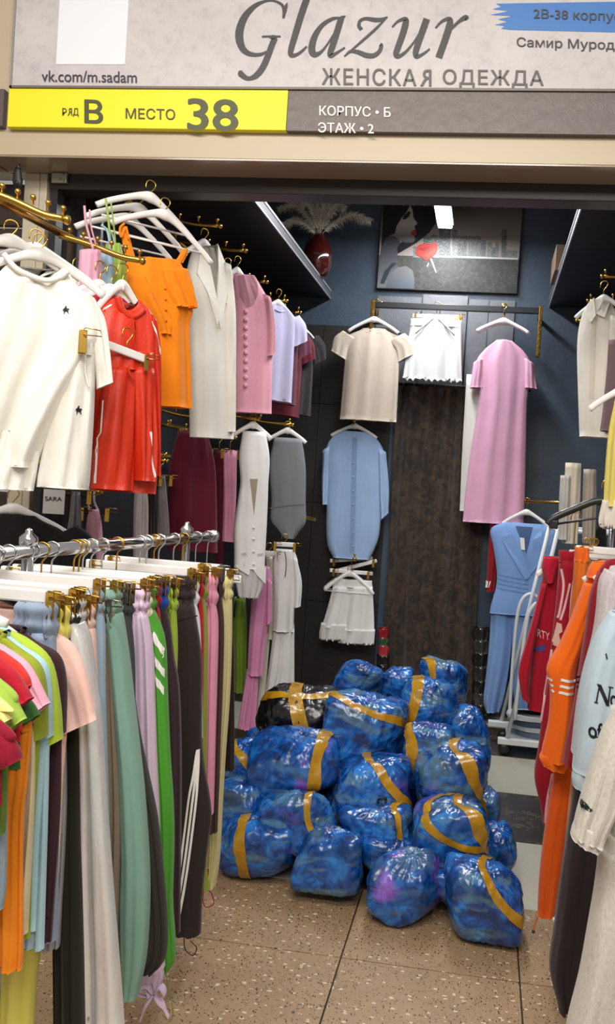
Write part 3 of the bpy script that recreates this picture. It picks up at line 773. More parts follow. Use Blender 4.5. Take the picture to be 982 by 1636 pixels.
def clip_hanger(pl, x, z, hw=.17, drop=.062, label='', hmat=None, cmat=None, group='clip hangers', clips=(-.88, .93), mat=None, sl=0.0):
    t = thing('clip_hanger', label, 'hanger', pl.w(x, z - drop - .02), group)
    hook(t, pl, x, z, drop, mat=hmat)
    V = []
    ang = math.atan2(sl, hw); e1 = pl.ex * math.cos(ang) + np.array([0, 0, math.sin(ang)]); e3 = -pl.ex * math.sin(ang) + np.array([0, 0, math.cos(ang)])
    MB().box(pl.w(x, z - drop - .012), (hw * 2, .011, .026), e1, pl.n, e3, bev=.004).obj('bar', mat or WHITEW, t, smooth=False)
    for c in clips: clip(t, pl, x + c * hw, z - drop - .004 + c * sl, cmat or GOLD)
    return t

# ================================================================== LEFT FLOOR RACKS
ZR = 1.32
def railx(Y): return -.99 + .10 * (Y - 1.58)
def garment_rail(name, label, Y0, Y1, x0, x1, ends=True):
    t = thing(name, label, 'garment rack', ((x0 + x1) / 2, (Y0 + Y1) / 2, 0))
    MB().tube([(x0, Y0, ZR), (x1, Y1, ZR)], .0155, 16).obj('rail', CHROME, t)
    for (x, y) in ((x0, Y0), (x1, Y1)):
        d = 1 if y == Y1 else -1
        MB().lathe([(.0155, 0), (.021, .002), (.021, .012), (.015, .018)], (x, y, ZR), (0, d, 0), 16).obj('end_cap', CHROME, t)
    for f in (.10, .82):
        x = x0 + (x1 - x0) * f; y = Y0 + (Y1 - Y0) * f
        MB().tube([(x, y, .05), (x, y, ZR)], .0125, 12).obj('post', CHROME, t)
        MB().lathe([(.012, 0), (.02, .004), (.02, .02), (.008, .03), (.008, .036), (.002, .04)], (x, y, ZR + .012), (0, 0, 1), 12).obj('knob', CHROME, t)
        ft = MB().tube([(x - .28, y, .06), (x + .03, y, .06)], .0125, 10).obj('foot', CHROME, t)
        for dx in (-.26, .01):
            MB().lathe([(.022, -.01), (.026, -.006), (.026, .006), (.022, .01)], (x + dx, y, .029), (0, 1, 0), 14).obj('caster', BLACKP, ft)
    return t
garment_rail('garment_rack', 'chrome garment rack crowded with trousers on clip hangers at the left', 1.56, 2.60, railx(1.56), railx(2.60))

GR_P = 'trousers on the chrome rack'
def rack_pants(col, what, edge, wpx, kind='jersey', band=36, bandcol=None, X=-.775, hem_w=None, legs=2, thick=.020, fold=.006, k=2.6, lefts=None, hang=True, ymin=0.0, band_w=None, clipm=None):
    """trousers folded over a clip hanger; 'edge' = visible right outline from waist to hem"""
    Y = max(atX(edge[0][0], edge[0][1], X)[1], ymin); pl = Plane((0, Y, 0), 0); seed = len(bpy.data.objects)
    n = len(edge); rows = []
    for i, (x, y) in enumerate(edge):
        v = i / (n - 1); wd = wpx + ((hem_w or wpx) - wpx) * v
        rows.append((lefts[i] if lefts else x - wd, x, y))
    g = garment('trousers', what, 'trousers', pl, rows, group=GR_P)
    m = cloth(col, kind)
    y0 = edge[0][1]; xr = edge[0][0]; bw = band_w or 16
    # gathered waistband: folded double so it bunches under the clip
    bl = lefts[0] if lefts else xr - wpx
    spart(g, 'waistband', pl, [(bl + 5, xr - 5, y0 - 7), (bl, xr + 1, y0 + 3), (bl + 3, xr - 2, y0 + band * .4), (bl, xr + 1, y0 + band * .65), (bl + 4, xr - 4, y0 + band)], cloth(bandcol, kind) if bandcol else m, hd=[thick * .7, thick * 1.1, thick * .9, thick * 1.1, thick * .7], fold=.006, k=8, seed=seed, n=48, m=16)
    R = [(rows[0][0] + 4, rows[0][1] - 4, y0 + band * .85)] + [r for r in rows[1:] if r[2] > y0 + band * .75 + 8]
    lg = spart(g, 'leg', pl, R, m, hd=thick, fold=fold, k=k, seed=seed + 1, m=30)
    if legs > 1:
        R2 = [(a - 3, b - 3 - (i * 2), c - (6 if i == len(R) - 1 else 0)) for i, (a, b, c) in enumerate(R)]
        spart(g, 'leg', pl.back(thick * 1.6), R2, m, hd=thick, fold=fold, k=k, seed=seed + 2, m=24)
    if hang:
        rx = railx(Y); zt = pl.l(xr, y0 - 8)[1]; xr_l = pl.l(xr, y0)[0]; hw = .17; xc = rx
        hw = min(.21, max(.12, xr_l - .004 - rx))
        clip_hanger(pl, rx, ZR, hw, max(.03, ZR - zt - .018), 'white clip hanger holding the ' + what.split(' at ')[0].split(' with ')[0].split(' reaching ')[0].split(' behind ')[0].split(' seen ')[0] + (' by the lavender pair' if 'strip beside the lav' in what else ' by the green pair' if 'sliver' in what else ' by the brown pair' if 'thin strip' in what else ''), hmat=CHROME if rnd.random() < .6 else GOLD, cmat=clipm or (GOLD if rnd.random() < .6 else STEEL), group='clip hangers on the chrome rack', clips=(-.85, (xr_l - .008 - rx) / hw))
    return g, pl, lg, m
rack_pants('#8c9ab0', 'ribbed slate blue trousers nearest on the chrome rack', [(91, 968), (92, 1010), (93, 1120), (92, 1300), (90, 1500)], 66, band=48)
rack_pants('#e4da6a', 'pale yellow trousers with a ribbed waist', [(109, 974), (109, 1018), (104, 1150), (92, 1350), (62, 1520), (52, 1640)], 50, band=48)
rack_pants('#262419', 'black olive trousers reaching the bottom edge beside the silver ones', [(126, 962), (129, 1060), (131, 1200), (133, 1400), (136, 1660)], 45, thick=.018)
g, pl, lg, m = rack_pants('#ececea', 'shiny silver metallic trousers', [(131, 960), (141, 1020), (151, 1090), (160, 1150), (170, 1280), (180, 1400), (190, 1520), (198, 1636)], 18, kind='metal', lefts=[112, 118, 126, 129, 130, 128, 131, 134], thick=.028, fold=.008, k=1.2)
rack_pants('#e3c3b5', 'blush satin trousers just behind the silver ones', [(150, 972), (152, 1010), (155, 1070), (158, 1150), (160, 1300), (160, 1450)], 28, kind='satin', thick=.015)
rack_pants('#93a9bb', 'light slate blue trousers beside the taupe ones', [(164, 946), (167, 1000), (168, 1100), (171, 1200), (174, 1300), (176, 1480)], 34, thick=.015)
rack_pants('#867764', 'taupe brown trousers with a smooth waistband', [(182, 978), (184, 1050), (188, 1150), (193, 1290), (191, 1400), (188, 1500)], 32, thick=.015)
rack_pants('#7fa595', 'wide sage green trousers', [(190, 948), (193, 985), (203, 1050), (211, 1120), (221, 1200), (230, 1280), (237, 1380), (238, 1450), (233, 1530), (220, 1590)], 30, hem_w=34, lefts=[171, 172, 178, 184, 190, 193, 195, 193, 196, 199], thick=.03, fold=.005, k=1.5)
rack_pants('#2e2925', 'charcoal trousers with gathered hem behind the sage pair', [(201, 950), (204, 1000), (213, 1100), (223, 1170), (240, 1250), (252, 1310), (262, 1400), (268, 1490), (262, 1535), (246, 1552)], 30, hem_w=34, thick=.022)
rack_pants('#3c3f45', 'dark grey trousers seen as a narrow strip beside the lavender pair', [(212, 950), (215, 1050), (217, 1150), (225, 1300), (230, 1480)], 26, thick=.014)
g, pl, lg, m = rack_pants('#d9c3da', 'lavender trousers with a tied bow at the hem', [(237, 944), (236, 965), (243, 1030), (246, 1100), (249, 1200), (253, 1290), (256, 1400), (258, 1500), (262, 1545)], 24, hem_w=38, thick=.02, fold=.007)
for pts, wd in (([(250, 1582), (238, 1600), (229, 1624)], 12), ([(252, 1582), (264, 1596), (275, 1618)], 12), ([(250, 1580), (240, 1566), (226, 1580), (248, 1586)], 11), ([(252, 1580), (262, 1568), (268, 1582), (254, 1590)], 10)):
    P = catmull([pl.l(*p) for p in pts], 12)
    MB().tube([pl.w(x, z, .02) for x, z in P], [.006 + .008 * math.sin(math.pi * min(1, i / 8)) for i in range(12)], 8, flat=.35, up=(0, 1, 0)).obj('bow_loop', m, g)
spart(g, 'hem_frill', pl, [(222, 258, 1540), (215, 262, 1556), (224, 258, 1572), (240, 256, 1582)], m, hd=.022, fold=.008, k=6)
rack_pants('#eee6c8', 'ivory trousers peeking beside the lavender pair', [(242, 954), (242, 1000), (244, 1100), (244, 1250)], 22, thick=.012)
g, pl, lg, m = rack_pants('#4c9c2c', 'bright green trousers with white chevrons', [(247, 940), (253, 965), (262, 1020), (266, 1100), (270, 1200), (275, 1280), (276, 1350), (273, 1440), (277, 1500), (277, 1535), (268, 1552)], 26, lefts=[226, 230, 240, 244, 248, 252, 254, 256, 258, 260, 262], thick=.022)
WHT = cloth('#f1efea')
for yy in (0, 32, 60):
    poly_px(g, 'chevron', pl, [(246, 1032 + yy), (252, 1006 + yy), (265, 1036 + yy), (265, 1049 + yy), (252.5, 1021 + yy), (247, 1047 + yy)], WHT, base=lg)
pxtube(g, 'drawcord', pl, [(268, 1552), (272, 1580), (278, 1605), (276, 1625), (262, 1618)], .0015, plain('#7d8a3e', .7), .01)
rack_pants('#a3161f', 'red trousers seen as a sliver beside the green pair', [(256, 938), (257, 1000), (262, 1100)], 20, thick=.012, band=30)
rack_pants('#37262b', 'dark plum trousers with a blue waistband', [(268, 938), (271, 1000), (277, 1050), (285, 1100), (288, 1200), (288, 1300), (286, 1490)], 30, bandcol='#2748a0', thick=.02)
rack_pants('#9cb63c', 'lime green trousers beside the brown striped pair', [(284, 942), (283, 1030), (281, 1120), (280, 1300)], 18, thick=.014)
g, pl, lg, m = rack_pants('#2b2120', 'dark brown track trousers with three white stripes and a side pocket', [(310, 926), (316, 960), (320, 1040), (321, 1120), (322, 1200), (336, 1290), (332, 1340), (323, 1420), (320, 1490)], 30, lefts=[278, 280, 282, 284, 286, 284, 282, 279, 277], thick=.026, fold=.005, k=1.7)
for a_, b_ in ((306, 276.5), (312.5, 282.5), (318, 288)): stripe(g, 'stripe', pl, lg, [(319, 1195), ((a_ + 318) / 2 + 2, 1235), (a_, 1280), ((a_ + b_) / 2 + 1.5, 1385), (b_, 1482)], 3.6, WHT)
stripe(g, 'pocket_seam', pl, lg, [(284, 990), (300, 986), (318, 983)], 2, plain('#1c1414', .8))
text_px(g, 'lettering', pl, 'ry', 272, 1270, 286, 1296, WHT, base=lg, shear=.3)
pxtube(g, 'drawcord', pl, [(298, 1492), (300, 1510), (312, 1520), (318, 1508), (308, 1497)], .0015, BLACKP, .02)
rack_pants('#dfe0e2', 'white trousers seen as a thin strip beside the brown striped pair', [(317, 932), (320, 1000), (322, 1100), (322, 1180)], 14, thick=.011)
rack_pants('#b3212a', 'crimson trousers with a knotted red waist', [(326, 918), (325, 1000), (324, 1100), (323, 1200)], 16, thick=.012)
rack_pants('#8f9a3e', 'olive trousers ending in a bright lime hem', [(331, 922), (331, 1000), (331, 1100), (329, 1250), (330, 1380), (336, 1420)], 14, hem_w=18, thick=.012)
rack_pants('#e79bb6', 'pink trousers gathered at the waist', [(347, 924), (348, 1000), (346, 1100), (343, 1200), (340, 1300)], 17, thick=.018, k=3, band=44)
rack_pants('#47302a', 'chocolate trousers between the pink and butter pairs', [(357, 920), (357, 1000), (355, 1100), (351, 1200), (346, 1330)], 15, thick=.014)
rack_pants('#ddd49a', 'butter yellow trousers at the far end of the chrome rack', [(371, 926), (370, 965), (369, 1050), (366, 1120), (360, 1200), (355, 1280), (350, 1370), (343, 1416)], 16, lefts=[356, 355, 354, 350, 344, 340, 337, 334], thick=.02, fold=.006, k=3)
rack_pants('#231a18', 'dark brown trousers hanging last behind the butter pair', [(372, 936), (373, 1040), (374, 1120), (374, 1230)], 22, thick=.012, ymin=2.57)
cp_ = Plane((0, 2.50, 0), 0)
t = thing('hem_cord', 'red cord loop dangling near the floor by the striped trousers', 'cord', cp_.w(*cp_.l(330, 1448)))
pxtube(t, 'loop', cp_, [(326, 1420), (324, 1440), (330, 1449), (341, 1444), (338, 1428), (330, 1420)], .0018, plain('#a02a2e', .6))
t_ = spart(t, 'striped_tab', cp_, [(322, 334, 1390), (322, 335, 1408), (322, 330, 1424)], cloth('#c93040'), hd=.008)

# ---- tees on the nearer rack at the left edge
garment_rail('garment_rack', 'nearer chrome rack at the left edge holding tee sets', .72, 1.50, -1.0, -1.0)
def tee(pl, xc, zs, hs, length, col, label, sl=(.075, -.135), hw_s=.062, nd=.03, neck=.075, sleeves=(1, -1), thick=.04, kind='jersey', name='t_shirt', group=None, drop=.05, hemw=None, hang=None, fold=.008, collar=None, sleeve_col=None, cat='shirt'):
    """short-sleeved top in local metres: neck centre xc, neck height zs, half shoulder hs"""
    rows = [(xc - neck, zs, xc + neck, zs), (xc - neck - .03, zs - drop * .35, xc + neck + .03, zs - drop * .35), (xc - hs * .85, zs - drop * .85, xc + hs * .85, zs - drop * .85), (xc - hs, zs - drop * 1.6, xc + hs, zs - drop * 1.6),
            (xc - hs * .98, zs - .2, xc + hs * .98, zs - .2), (xc - (hemw or hs), zs - length * .7, xc + (hemw or hs), zs - length * .7), (xc - (hemw or hs * 1.02), zs - length, xc + (hemw or hs * 1.02), zs - length)]
    t = garment(name, label, cat, pl, rows, px=False, group=group); m = cloth(col, kind); sd = len(bpy.data.objects)
    hd = [.5 * thick, .6 * thick, .7 * thick, .8 * thick, thick, thick, thick]
    V, Fc = sil(pl, rows, hd, fold=fold, seed=sd)
    # scoop the front of the neck
    body = mesh_obj('body', V, Fc, m, t)
    for s in sleeves:
        x0 = xc + s * (hs - .035); z0 = zs - drop * 1.1
        d = np.array([s * sl[0], sl[1]]); pth = [np.array([x0, z0]), np.array([x0, z0]) + d * .45 + np.array([s * .022, .01]), np.array([x0, z0]) + d]
        R = []
        for i, p in enumerate(pth):
            tt = d / np.linalg.norm(d); nn = np.array([-tt[1], tt[0]]); hw = hw_s * (1.05, 1.05, .98)[i]
            A, B = p - nn * hw, p + nn * hw
            if A[0] > B[0]: A, B = B, A
            R.append((A[0], A[1], B[0], B[1]))
        V, Fc = sil(pl, R, thick * .75, fold=.004, seed=sd + s, m=14, n=28); mesh_obj('sleeve', V, Fc, cloth(sleeve_col, kind) if sleeve_col else m, t)
    a = np.linspace(0, 2 * math.pi, 25)
    MB().tube([pl.w(xc + math.cos(q) * neck, zs - .004 - max(0, math.sin(q)) * nd, math.sin(q) * thick * .62) for q in a], .006, 6, cap=False).obj('collar', cloth(collar, kind) if collar else m, t)
    if hang is not None:
        shirt_hanger(pl, xc, hang, hs * .92, .07, hang_label(label), neck=max(.04, hang - zs - .015), group='shirt hangers at the left')
    return t, pl, body
def hang_label(l): return 'hanger inside the ' + l.split(' with ')[0].split(' at ')[0].split(' hanging ')[0]
TEES = [('#f0c4b8', 'blush pink tee sticking out farthest on the left edge rack', (150, 1160)), ('#33181f', 'dark plum tee behind the lime one on the left edge rack', (101, 1165)), ('#a8bf3a', 'lime green tee with a visible sleeve on the left edge rack', (97, 1182)),
        ('#a8ccd6', 'pale aqua tee between the green ones', (82, 1165)), ('#8f9c2a', 'olive lime tee beside the pale aqua one', (75, 1160)), ('#e9aabf', 'candy pink tee above the dark green sleeve', (75, 1127)), ('#2f5c26', 'dark green tee under the pink sleeve', (62, 1148)), ('#d8322a', 'orange red tee near the left edge', (46, 1090)),
        ('#b4152c', 'deep red tee near the left edge', (47, 1115)), ('#9dbb4a', 'soft lime tee close to the left edge', (40, 1145)), ('#e9e388', 'pale yellow tee cut by the left edge', (15, 1150))]
BOTT = {0: None, 1: ('#3d1f2a', [(98, 1180), (95, 1300), (80, 1505)]), 2: ('#a0b030', [(72, 1185), (66, 1300), (57, 1512)]), 3: ('#a9cbd8', [(78, 1185), (76, 1300), (70, 1514)]), 4: None, 5: ('#cfc3a0', [(56, 1155), (55, 1300), (45, 1488)]), 6: ('#f08a1c', [(50, 1160), (42, 1250), (36, 1320), (36, 1500), (34, 1548)]), 7: None, 8: ('#8a9aa8', [(10, 1200), (9, 1400), (5, 1450)]), 9: ('#5d7a2a', [(12, 1200), (10, 1300), (8, 1330)]), 10: None}
SLV = [[(45, 1005, 50, 988), (70, 1042, 85, 1008), (88, 1090, 118, 1032), (97, 1132, 140, 1085), (103, 1172, 153, 1150)], [(50, 1040, 55, 1025), (75, 1075, 92, 1046), (85, 1120, 103, 1090), (88, 1175, 102, 1172)],
       [(0, 1020, 5, 1003), (30, 1050, 45, 1022), (55, 1100, 80, 1055), (68, 1150, 93, 1120), (75, 1193, 97, 1182)], [(25, 1045, 30, 1030), (55, 1085, 70, 1058), (65, 1130, 80, 1105), (68, 1180, 80, 1178)], [(18, 1050, 25, 1033), (45, 1090, 62, 1062), (55, 1130, 72, 1110), (58, 1180, 72, 1178)],
       [(-10, 1050, 0, 1030), (20, 1080, 38, 1056), (42, 1110, 56, 1082), (62, 1138, 75, 1125)], [(-5, 1125, 10, 1105), (22, 1150, 45, 1118), (30, 1168, 62, 1142)], [(-10, 1060, 0, 1040), (12, 1092, 28, 1060), (24, 1110, 42, 1080), (32, 1118, 46, 1096)], [(-10, 1085, 0, 1055), (5, 1110, 22, 1072), (20, 1128, 38, 1096), (30, 1133, 48, 1116)],
       [(-15, 1130, 0, 1088), (-8, 1160, 16, 1102), (-2, 1172, 30, 1128), (0, 1180, 41, 1148)], [(-25, 1150, -8, 1110), (-12, 1165, 8, 1135), (0, 1168, 15, 1150)], [(-25, 1200, -5, 1150), (-10, 1228, 25, 1190), (0, 1230, 32, 1214)]]
TEES.append(('#8e0f2a', 'crimson tee sleeve low at the left edge', (32, 1214))); BOTT[11] = None
YP = None
for i, (c, lb, tip) in enumerate(TEES):
    Xt = -.70; Y = atX(tip[0], tip[1], Xt)[1]
    if YP is not None: Y = min(Y, YP - .026)
    YP = Y
    pl = Plane((0, Y, 0), 0); tl = pl.l(*tip)
    SR = SLV[i]; mt_ = cloth(c); LB = .5 if i < 5 else .14
    a0 = pl.l(SR[0][2], SR[0][3]); a2 = pl.l(SR[-2][0], SR[-2][1]); zn = a0[1] + .02; xR = a2[0] + .012
    rowsb = [(a0[0] - .17, zn, a0[0] - .02, zn - .005), (a0[0] - .22, zn - .04, a0[0] + .03, zn - .04), (xR - .36, a2[1] + .03, xR, a2[1] + .03), (xR - .36, zn - LB * .7, xR, zn - LB * .7), (xR - .365, zn - LB, xR + .004, zn - LB)]
    g = garment('t_shirt', lb, 'shirt', pl, rowsb, px=False, group='tees on the left edge rack')
    V, Fc = sil(pl, rowsb, .014, fold=.003, seed=i); mesh_obj('body', V, Fc, mt_, g)
    spart(g, 'sleeve', pl, SR, mt_, hd=.016, fold=.003, k=1.5, seed=i + 60, m=20)
    MB().tube([pl.w(a0[0] - .095 + math.cos(q) * .075, zn - max(0, math.sin(q)) * .03, math.sin(q) * .012) for q in np.linspace(0, 2 * math.pi, 21)], .005, 6, cap=False).obj('collar', mt_, g)
    if i < 11: shirt_hanger(pl, -1.0 - pl.o[0], ZR, min(.2, a0[0] + .04 + 1.0), max(.03, ZR - a0[1] - .05), 'hanger inside the ' + lb.split(' with ')[0].split(' on ')[0], neck=.045, mat=BLACKP if i in (0, 3) else WHITEW, group='hangers on the left edge rack')
    if BOTT[i]:
        bc, e = BOTT[i]; nm = {1: 'plum trousers under the dark plum tee', 2: 'lime trousers under the lime tee', 3: 'pale aqua trousers under the aqua tee', 5: 'sand coloured trousers beside the orange pair', 6: 'orange trousers below the tees at the left edge', 8: 'grey blue trousers at the very left edge', 9: 'moss green trousers at the very left edge'}[i]
        pb = pl.back(.008); rows = [(x - 44 if i != 6 else x - 40, x, y) for x, y in e]
        g = garment('trousers', nm, 'trousers', pb, rows, group='trousers under the tees'); mm = cloth(bc)
        spart(g, 'leg', pb, rows, mm, hd=.010, fold=.005, seed=i, m=22)
        spart(g, 'leg', pb.back(.006), [(a - 14, b - 12, y - 12) for a, b, y in rows], mm, hd=.009, fold=.004, seed=i + 40, m=18)
        top = [(rows[0][0], rows[0][1] - 2, rows[0][2] - 30), (rows[0][0], rows[0][1], rows[0][2] + 6)]
        spart(g, 'waistband', pb, top, mm, hd=.010, fold=.003, k=8, m=8)
g = garment('trousers', 'silver grey trousers beside the plum pair', 'trousers', Plane((0, 1.47, 0), 0), [(80, 103, 1190), (70, 93, 1514)], group='trousers under the tees'); pl = Plane((0, 1.47, 0), 0)
spart(g, 'leg', pl, [(85, 103, 1170), (84, 103, 1300), (74, 93, 1514)], cloth('#a3a3a8', 'satin'), hd=.012)
spart(g, 'waistband', pl, [(85, 103, 1150), (85, 103, 1175)], cloth('#a3a3a8', 'satin'), hd=.012, m=8)

# ================================================================== LEFT WALL, UPPER ROW
def wrail(name, label, P0, P1, r=.016, brackets=True):
    t = thing(name, label, 'rail', (np.array(P0) + np.array(P1)) / 2)
    MB().tube([P0, P1], r, 14).obj('tube', GOLD, t)
    if brackets:
        for f in (.08, .5, .92):
            p = np.array(P0) + (np.array(P1) - np.array(P0)) * f
            MB().tube([p, (XL + .002, p[1], p[2])], .009, 10).obj('bracket', GOLDD, t)
            MB().lathe([(.03, 0), (.03, .006), (.012, .01)], (XL + .001, p[1], p[2]), (1, 0, 0), 16).obj('rosette', GOLDD, t)
    return t
def arm(P0, P1, label, n=5, r=.010, mat=None):
    """waterfall arm: sloping tube with upright ball pegs"""
    P0 = np.array(P0, float); P1 = np.array(P1, float); t = thing('display_arm', label, 'display arm', P0, 'waterfall arms on the walls')
    dvec = P1 - P0; mid = P0 + dvec * .75 + np.array([0, 0, -.008])
    MB().tube(catmull([P0, P0 + dvec * .4, mid, P1], 14), r, 10).obj('tube', mat or GOLD, t)
    for i in range(n):
        p = P0 + dvec * (.12 + .86 * i / (n - 1))
        MB().lathe([(.003, 0), (.003, .012), (.007, .014), (.0085, .02), (.006, .026), (.001, .028)], p + np.array([0, 0, r * .8]), (0, 0, 1), 8).obj('peg', mat or GOLD, t)
    MB().lathe([(r, 0), (r * 1.3, .002), (r * 1.3, .012), (r * .6, .016)], P1, dvec / np.linalg.norm(dvec), 12).obj('end_cap', mat or GOLD, t)
    return t
wrail('wall_rail', 'thick gold rail on the left at the top over the white set', atX(-60, 288, -1.42), atX(118, 384, -1.48), .014, False)
arm(atX(-40, 298, -1.40), atX(103, 350, -1.20), 'gold arm with ball pegs above the white set', 6)
arm(atX(95, 376, -1.46), atX(225, 416, -1.18), 'gold arm with ball pegs holding the red set', 6)
zin = 2.60
wrail('wall_rail', 'gold rail under the left high shelf inside the shop', (-1.66, 3.2, 2.72), (-1.66, 5.5, 2.72), .012)
for (q0, q1, X1, lb) in (((255, 305), (292, 307), -1.30, 'short gold arm nearest the entrance under the left shelf'), ((262, 335), (349, 361), -1.25, 'gold arm holding the white blazer'), ((345, 393), (390, 400), -1.25, 'gold arm holding the pink jacket'), ((395, 442), (424, 450), -1.25, 'gold arm behind the pink jacket'), ((432, 474), (456, 480), -1.25, 'fifth gold arm toward the back under the left shelf'), ((455, 492), (478, 499), -1.25, 'gold arm farthest back under the left shelf')):
    P1 = atX(q1[0], q1[1], X1); P0 = np.array([-1.66, P1[1] + .02, P1[2] + .05]); arm(P0, P1, lb, 5, .008)

def emblem(parent, pl, base, x, y, s, mat):
    """tiny embroidered rider emblem"""
    pts = [(0, -7), (2, -6), (1, -4), (3, -2), (5, -3), (6, 0), (4, 1), (5, 7), (4, 7), (2, 3), (-1, 3), (-2, 7), (-3, 7), (-3, 1), (-5, 2), (-4, -2), (-2, -3), (-1, -5)]
    return poly_px(parent, 'emblem', pl, [(x + a * s, y + b * s) for a, b in pts], mat, base=base)
NAVY = plain('#141826', .7)
# --- white tee and shorts set
pw = PX(55, 415, -1.32, 32); W1 = '#ebe8de'
rows = [(12, 105, 424), (-12, 122, 452), (-40, 150, 488), (-50, 160, 530), (-50, 140, 575), (-50, 112, 620), (-50, 90, 665), (-50, 72, 705), (-50, 58, 745)]
g = garment('t_shirt', 'white tee draped to one side with a small dark emblem at upper left', 'shirt', pw, rows); m = cloth(W1)
bd = spart(g, 'body', pw, rows, m, hd=[.03, .04, .05, .06, .065, .065, .06, .05, .03], fold=.019, k=1.9, seed=4, n=64, m=56, dip=.05)
spart(g, 'sleeve', pw, [(118, 462, 152, 480), (138, 520, 168, 515), (148, 570, 175, 565), (154, 622, 180, 612)], m, hd=.04, fold=.006, seed=5)
pxtube(g, 'collar', pw, [(6, 410), (24, 432), (46, 444), (73, 452), (95, 447), (107, 438)], .008, m, .035)
emblem(g, pw, bd, 103, 500, .95, NAVY)
ps = pw.back(-.075); rows = [(112, 150, 552), (100, 152, 580), (86, 151, 640), (72, 148, 700), (60, 144, 760), (58, 141, 780)]
ps = pw.back(.0)
g = garment('shorts', 'white drawstring shorts hanging under the white tee', 'shorts', ps, rows)
lg = spart(g, 'leg', ps, rows, m, hd=.05, fold=.010, k=2, seed=6)
spart(g, 'leg', ps, [(0, 66, 690), (-10, 62, 735), (-20, 54, 782)], m, hd=.04, fold=.012, k=3, seed=7)
spart(g, 'waistband', ps, [(114, 150, 544), (112, 151, 556), (110, 150, 570)], m, hd=.054, fold=.005, k=9, m=10)
pxtube(g, 'drawcord', ps, [(134, 572), (134, 600), (140, 622)], .002, m, .055)
emblem(g, ps, lg, 123, 657, 1.0, NAVY)
t = thing('garment_clip', 'gold plate clip pinching the white shorts and tee', 'clip', ps.w(*ps.l(133, 556)))
clip(t, ps.back(-.085), *(ps.back(-.085).l(133, 530)), GOLD, 1.3)
for i, (x, y, zz, lb) in enumerate(((18, 362, .0, 'white hanger farthest left above the white tee'), (58, 376, .05, 'middle white hanger above the white tee'), (64, 384, -.01, 'white hanger inside the white tee'))):
    q = pw.back(zz); l = q.l(x, y); shirt_hanger(q, l[0], l[1] + .0, .18, .085, lb, neck=.045, hmat=GOLD, group='white hangers above the white tee')
# --- garments half hidden between white and red sets
pr = PX(195, 455, -1.22, 52)
for i, (x, y, c, lb) in enumerate(((124, 436, '#7b1030', 'burgundy top squeezed behind the white tee'), (138, 438, '#2b2b30', 'black top squeezed behind the white tee'), (160, 441, '#cfc8cc', 'pale lilac top squeezed before the red set'), (178, 448, '#a81c34', 'crimson top right behind the red set'))):
    q = PX(x, y, -1.40 + .05 * i, 55); l = q.l(x, y)
    tee(q, l[0], l[1] - .05, .14, .5, c, lb, sleeves=(), thick=.02, hang=l[1] + .03, group='tops hidden between the sets', neck=.05, hemw=.13)
# --- red set
RED = '#d83417'
rows = [(178, 222, 478), (160, 240, 500), (151, 247, 535), (149, 250, 600), (147, 251, 680), (146, 250, 740), (146, 246, 786)]
g = garment('track_jacket', 'red orange zip track jacket with white piping behind red shorts', 'jacket', pr, rows); m = cloth(RED, 'satin')
bd = spart(g, 'body', pr, rows, m, hd=[.03, .04, .05, .05, .05, .05, .05], fold=.008, k=3, seed=11, n=44, dip=.04)
pxtube(g, 'collar', pr, [(180, 476), (186, 495), (199, 508), (213, 504), (221, 496)], .011, m, .035)
stripe(g, 'zip', pr, bd, [(205, 516), (206, 530), (206, 548)], 2, GOLD)
sl_ = spart(g, 'sleeve', pr, [(226, 500, 243, 512), (234, 560, 250, 560), (238, 650, 251, 650), (240, 760, 249, 760)], m, hd=.045, fold=.006, seed=12)
stripe(g, 'piping', pr, sl_, [(222, 500), (238, 530), (248, 568)], 2.2, WHT)
stripe(g, 'piping', pr, bd, [(157, 497), (172, 488)], 2.2, WHT)
p2 = pr.back(-.055); rows = [(172, 243, 572), (165, 243, 600), (156, 244, 650), (150, 246, 720), (147, 244, 782)]
g = garment('shorts', 'red orange drawstring shorts clipped over the red track jacket', 'shorts', p2, rows)
spart(g, 'waistband', p2, [(174, 242, 562), (171, 243, 575), (170, 244, 592)], m, hd=.035, fold=.006, k=9, m=10)
lA = spart(g, 'leg', p2, [(170, 212, 588), (160, 212, 650), (152, 214, 720), (148, 212, 782)], m, hd=.04, fold=.010, k=2.5, seed=13)
lB = spart(g, 'leg', p2, [(205, 243, 588), (210, 245, 650), (213, 247, 720), (214, 244, 768)], m, hd=.04, fold=.010, k=2.5, seed=14)
stripe(g, 'piping', p2, lA, [(157, 640), (153, 700), (150, 772)], 2.4, WHT)
stripe(g, 'piping', p2, lB, [(231, 690), (236, 730), (240, 762)], 2.4, WHT)
pxtube(g, 'drawcord', p2, [(195, 585), (196, 598), (204, 610)], .003, m, .045)
p5 = p2.back(-.045); la = p5.l(170, 549); lb_ = p5.l(233, 573); t = clip_hanger(p5, (la[0] + lb_[0]) / 2, (la[1] + lb_[1]) / 2 + .055, hw=(lb_[0] - la[0]) / 2, drop=.045, label='white clip hanger holding the red shorts', clips=(.95,), group='clip hangers upper left', sl=(lb_[1] - la[1]) / 2)
l = pr.l(197, 430); shirt_hanger(pr, l[0], l[1], .09, .10, 'white hanger inside the red track jacket', neck=.06, group='white hangers upper left')
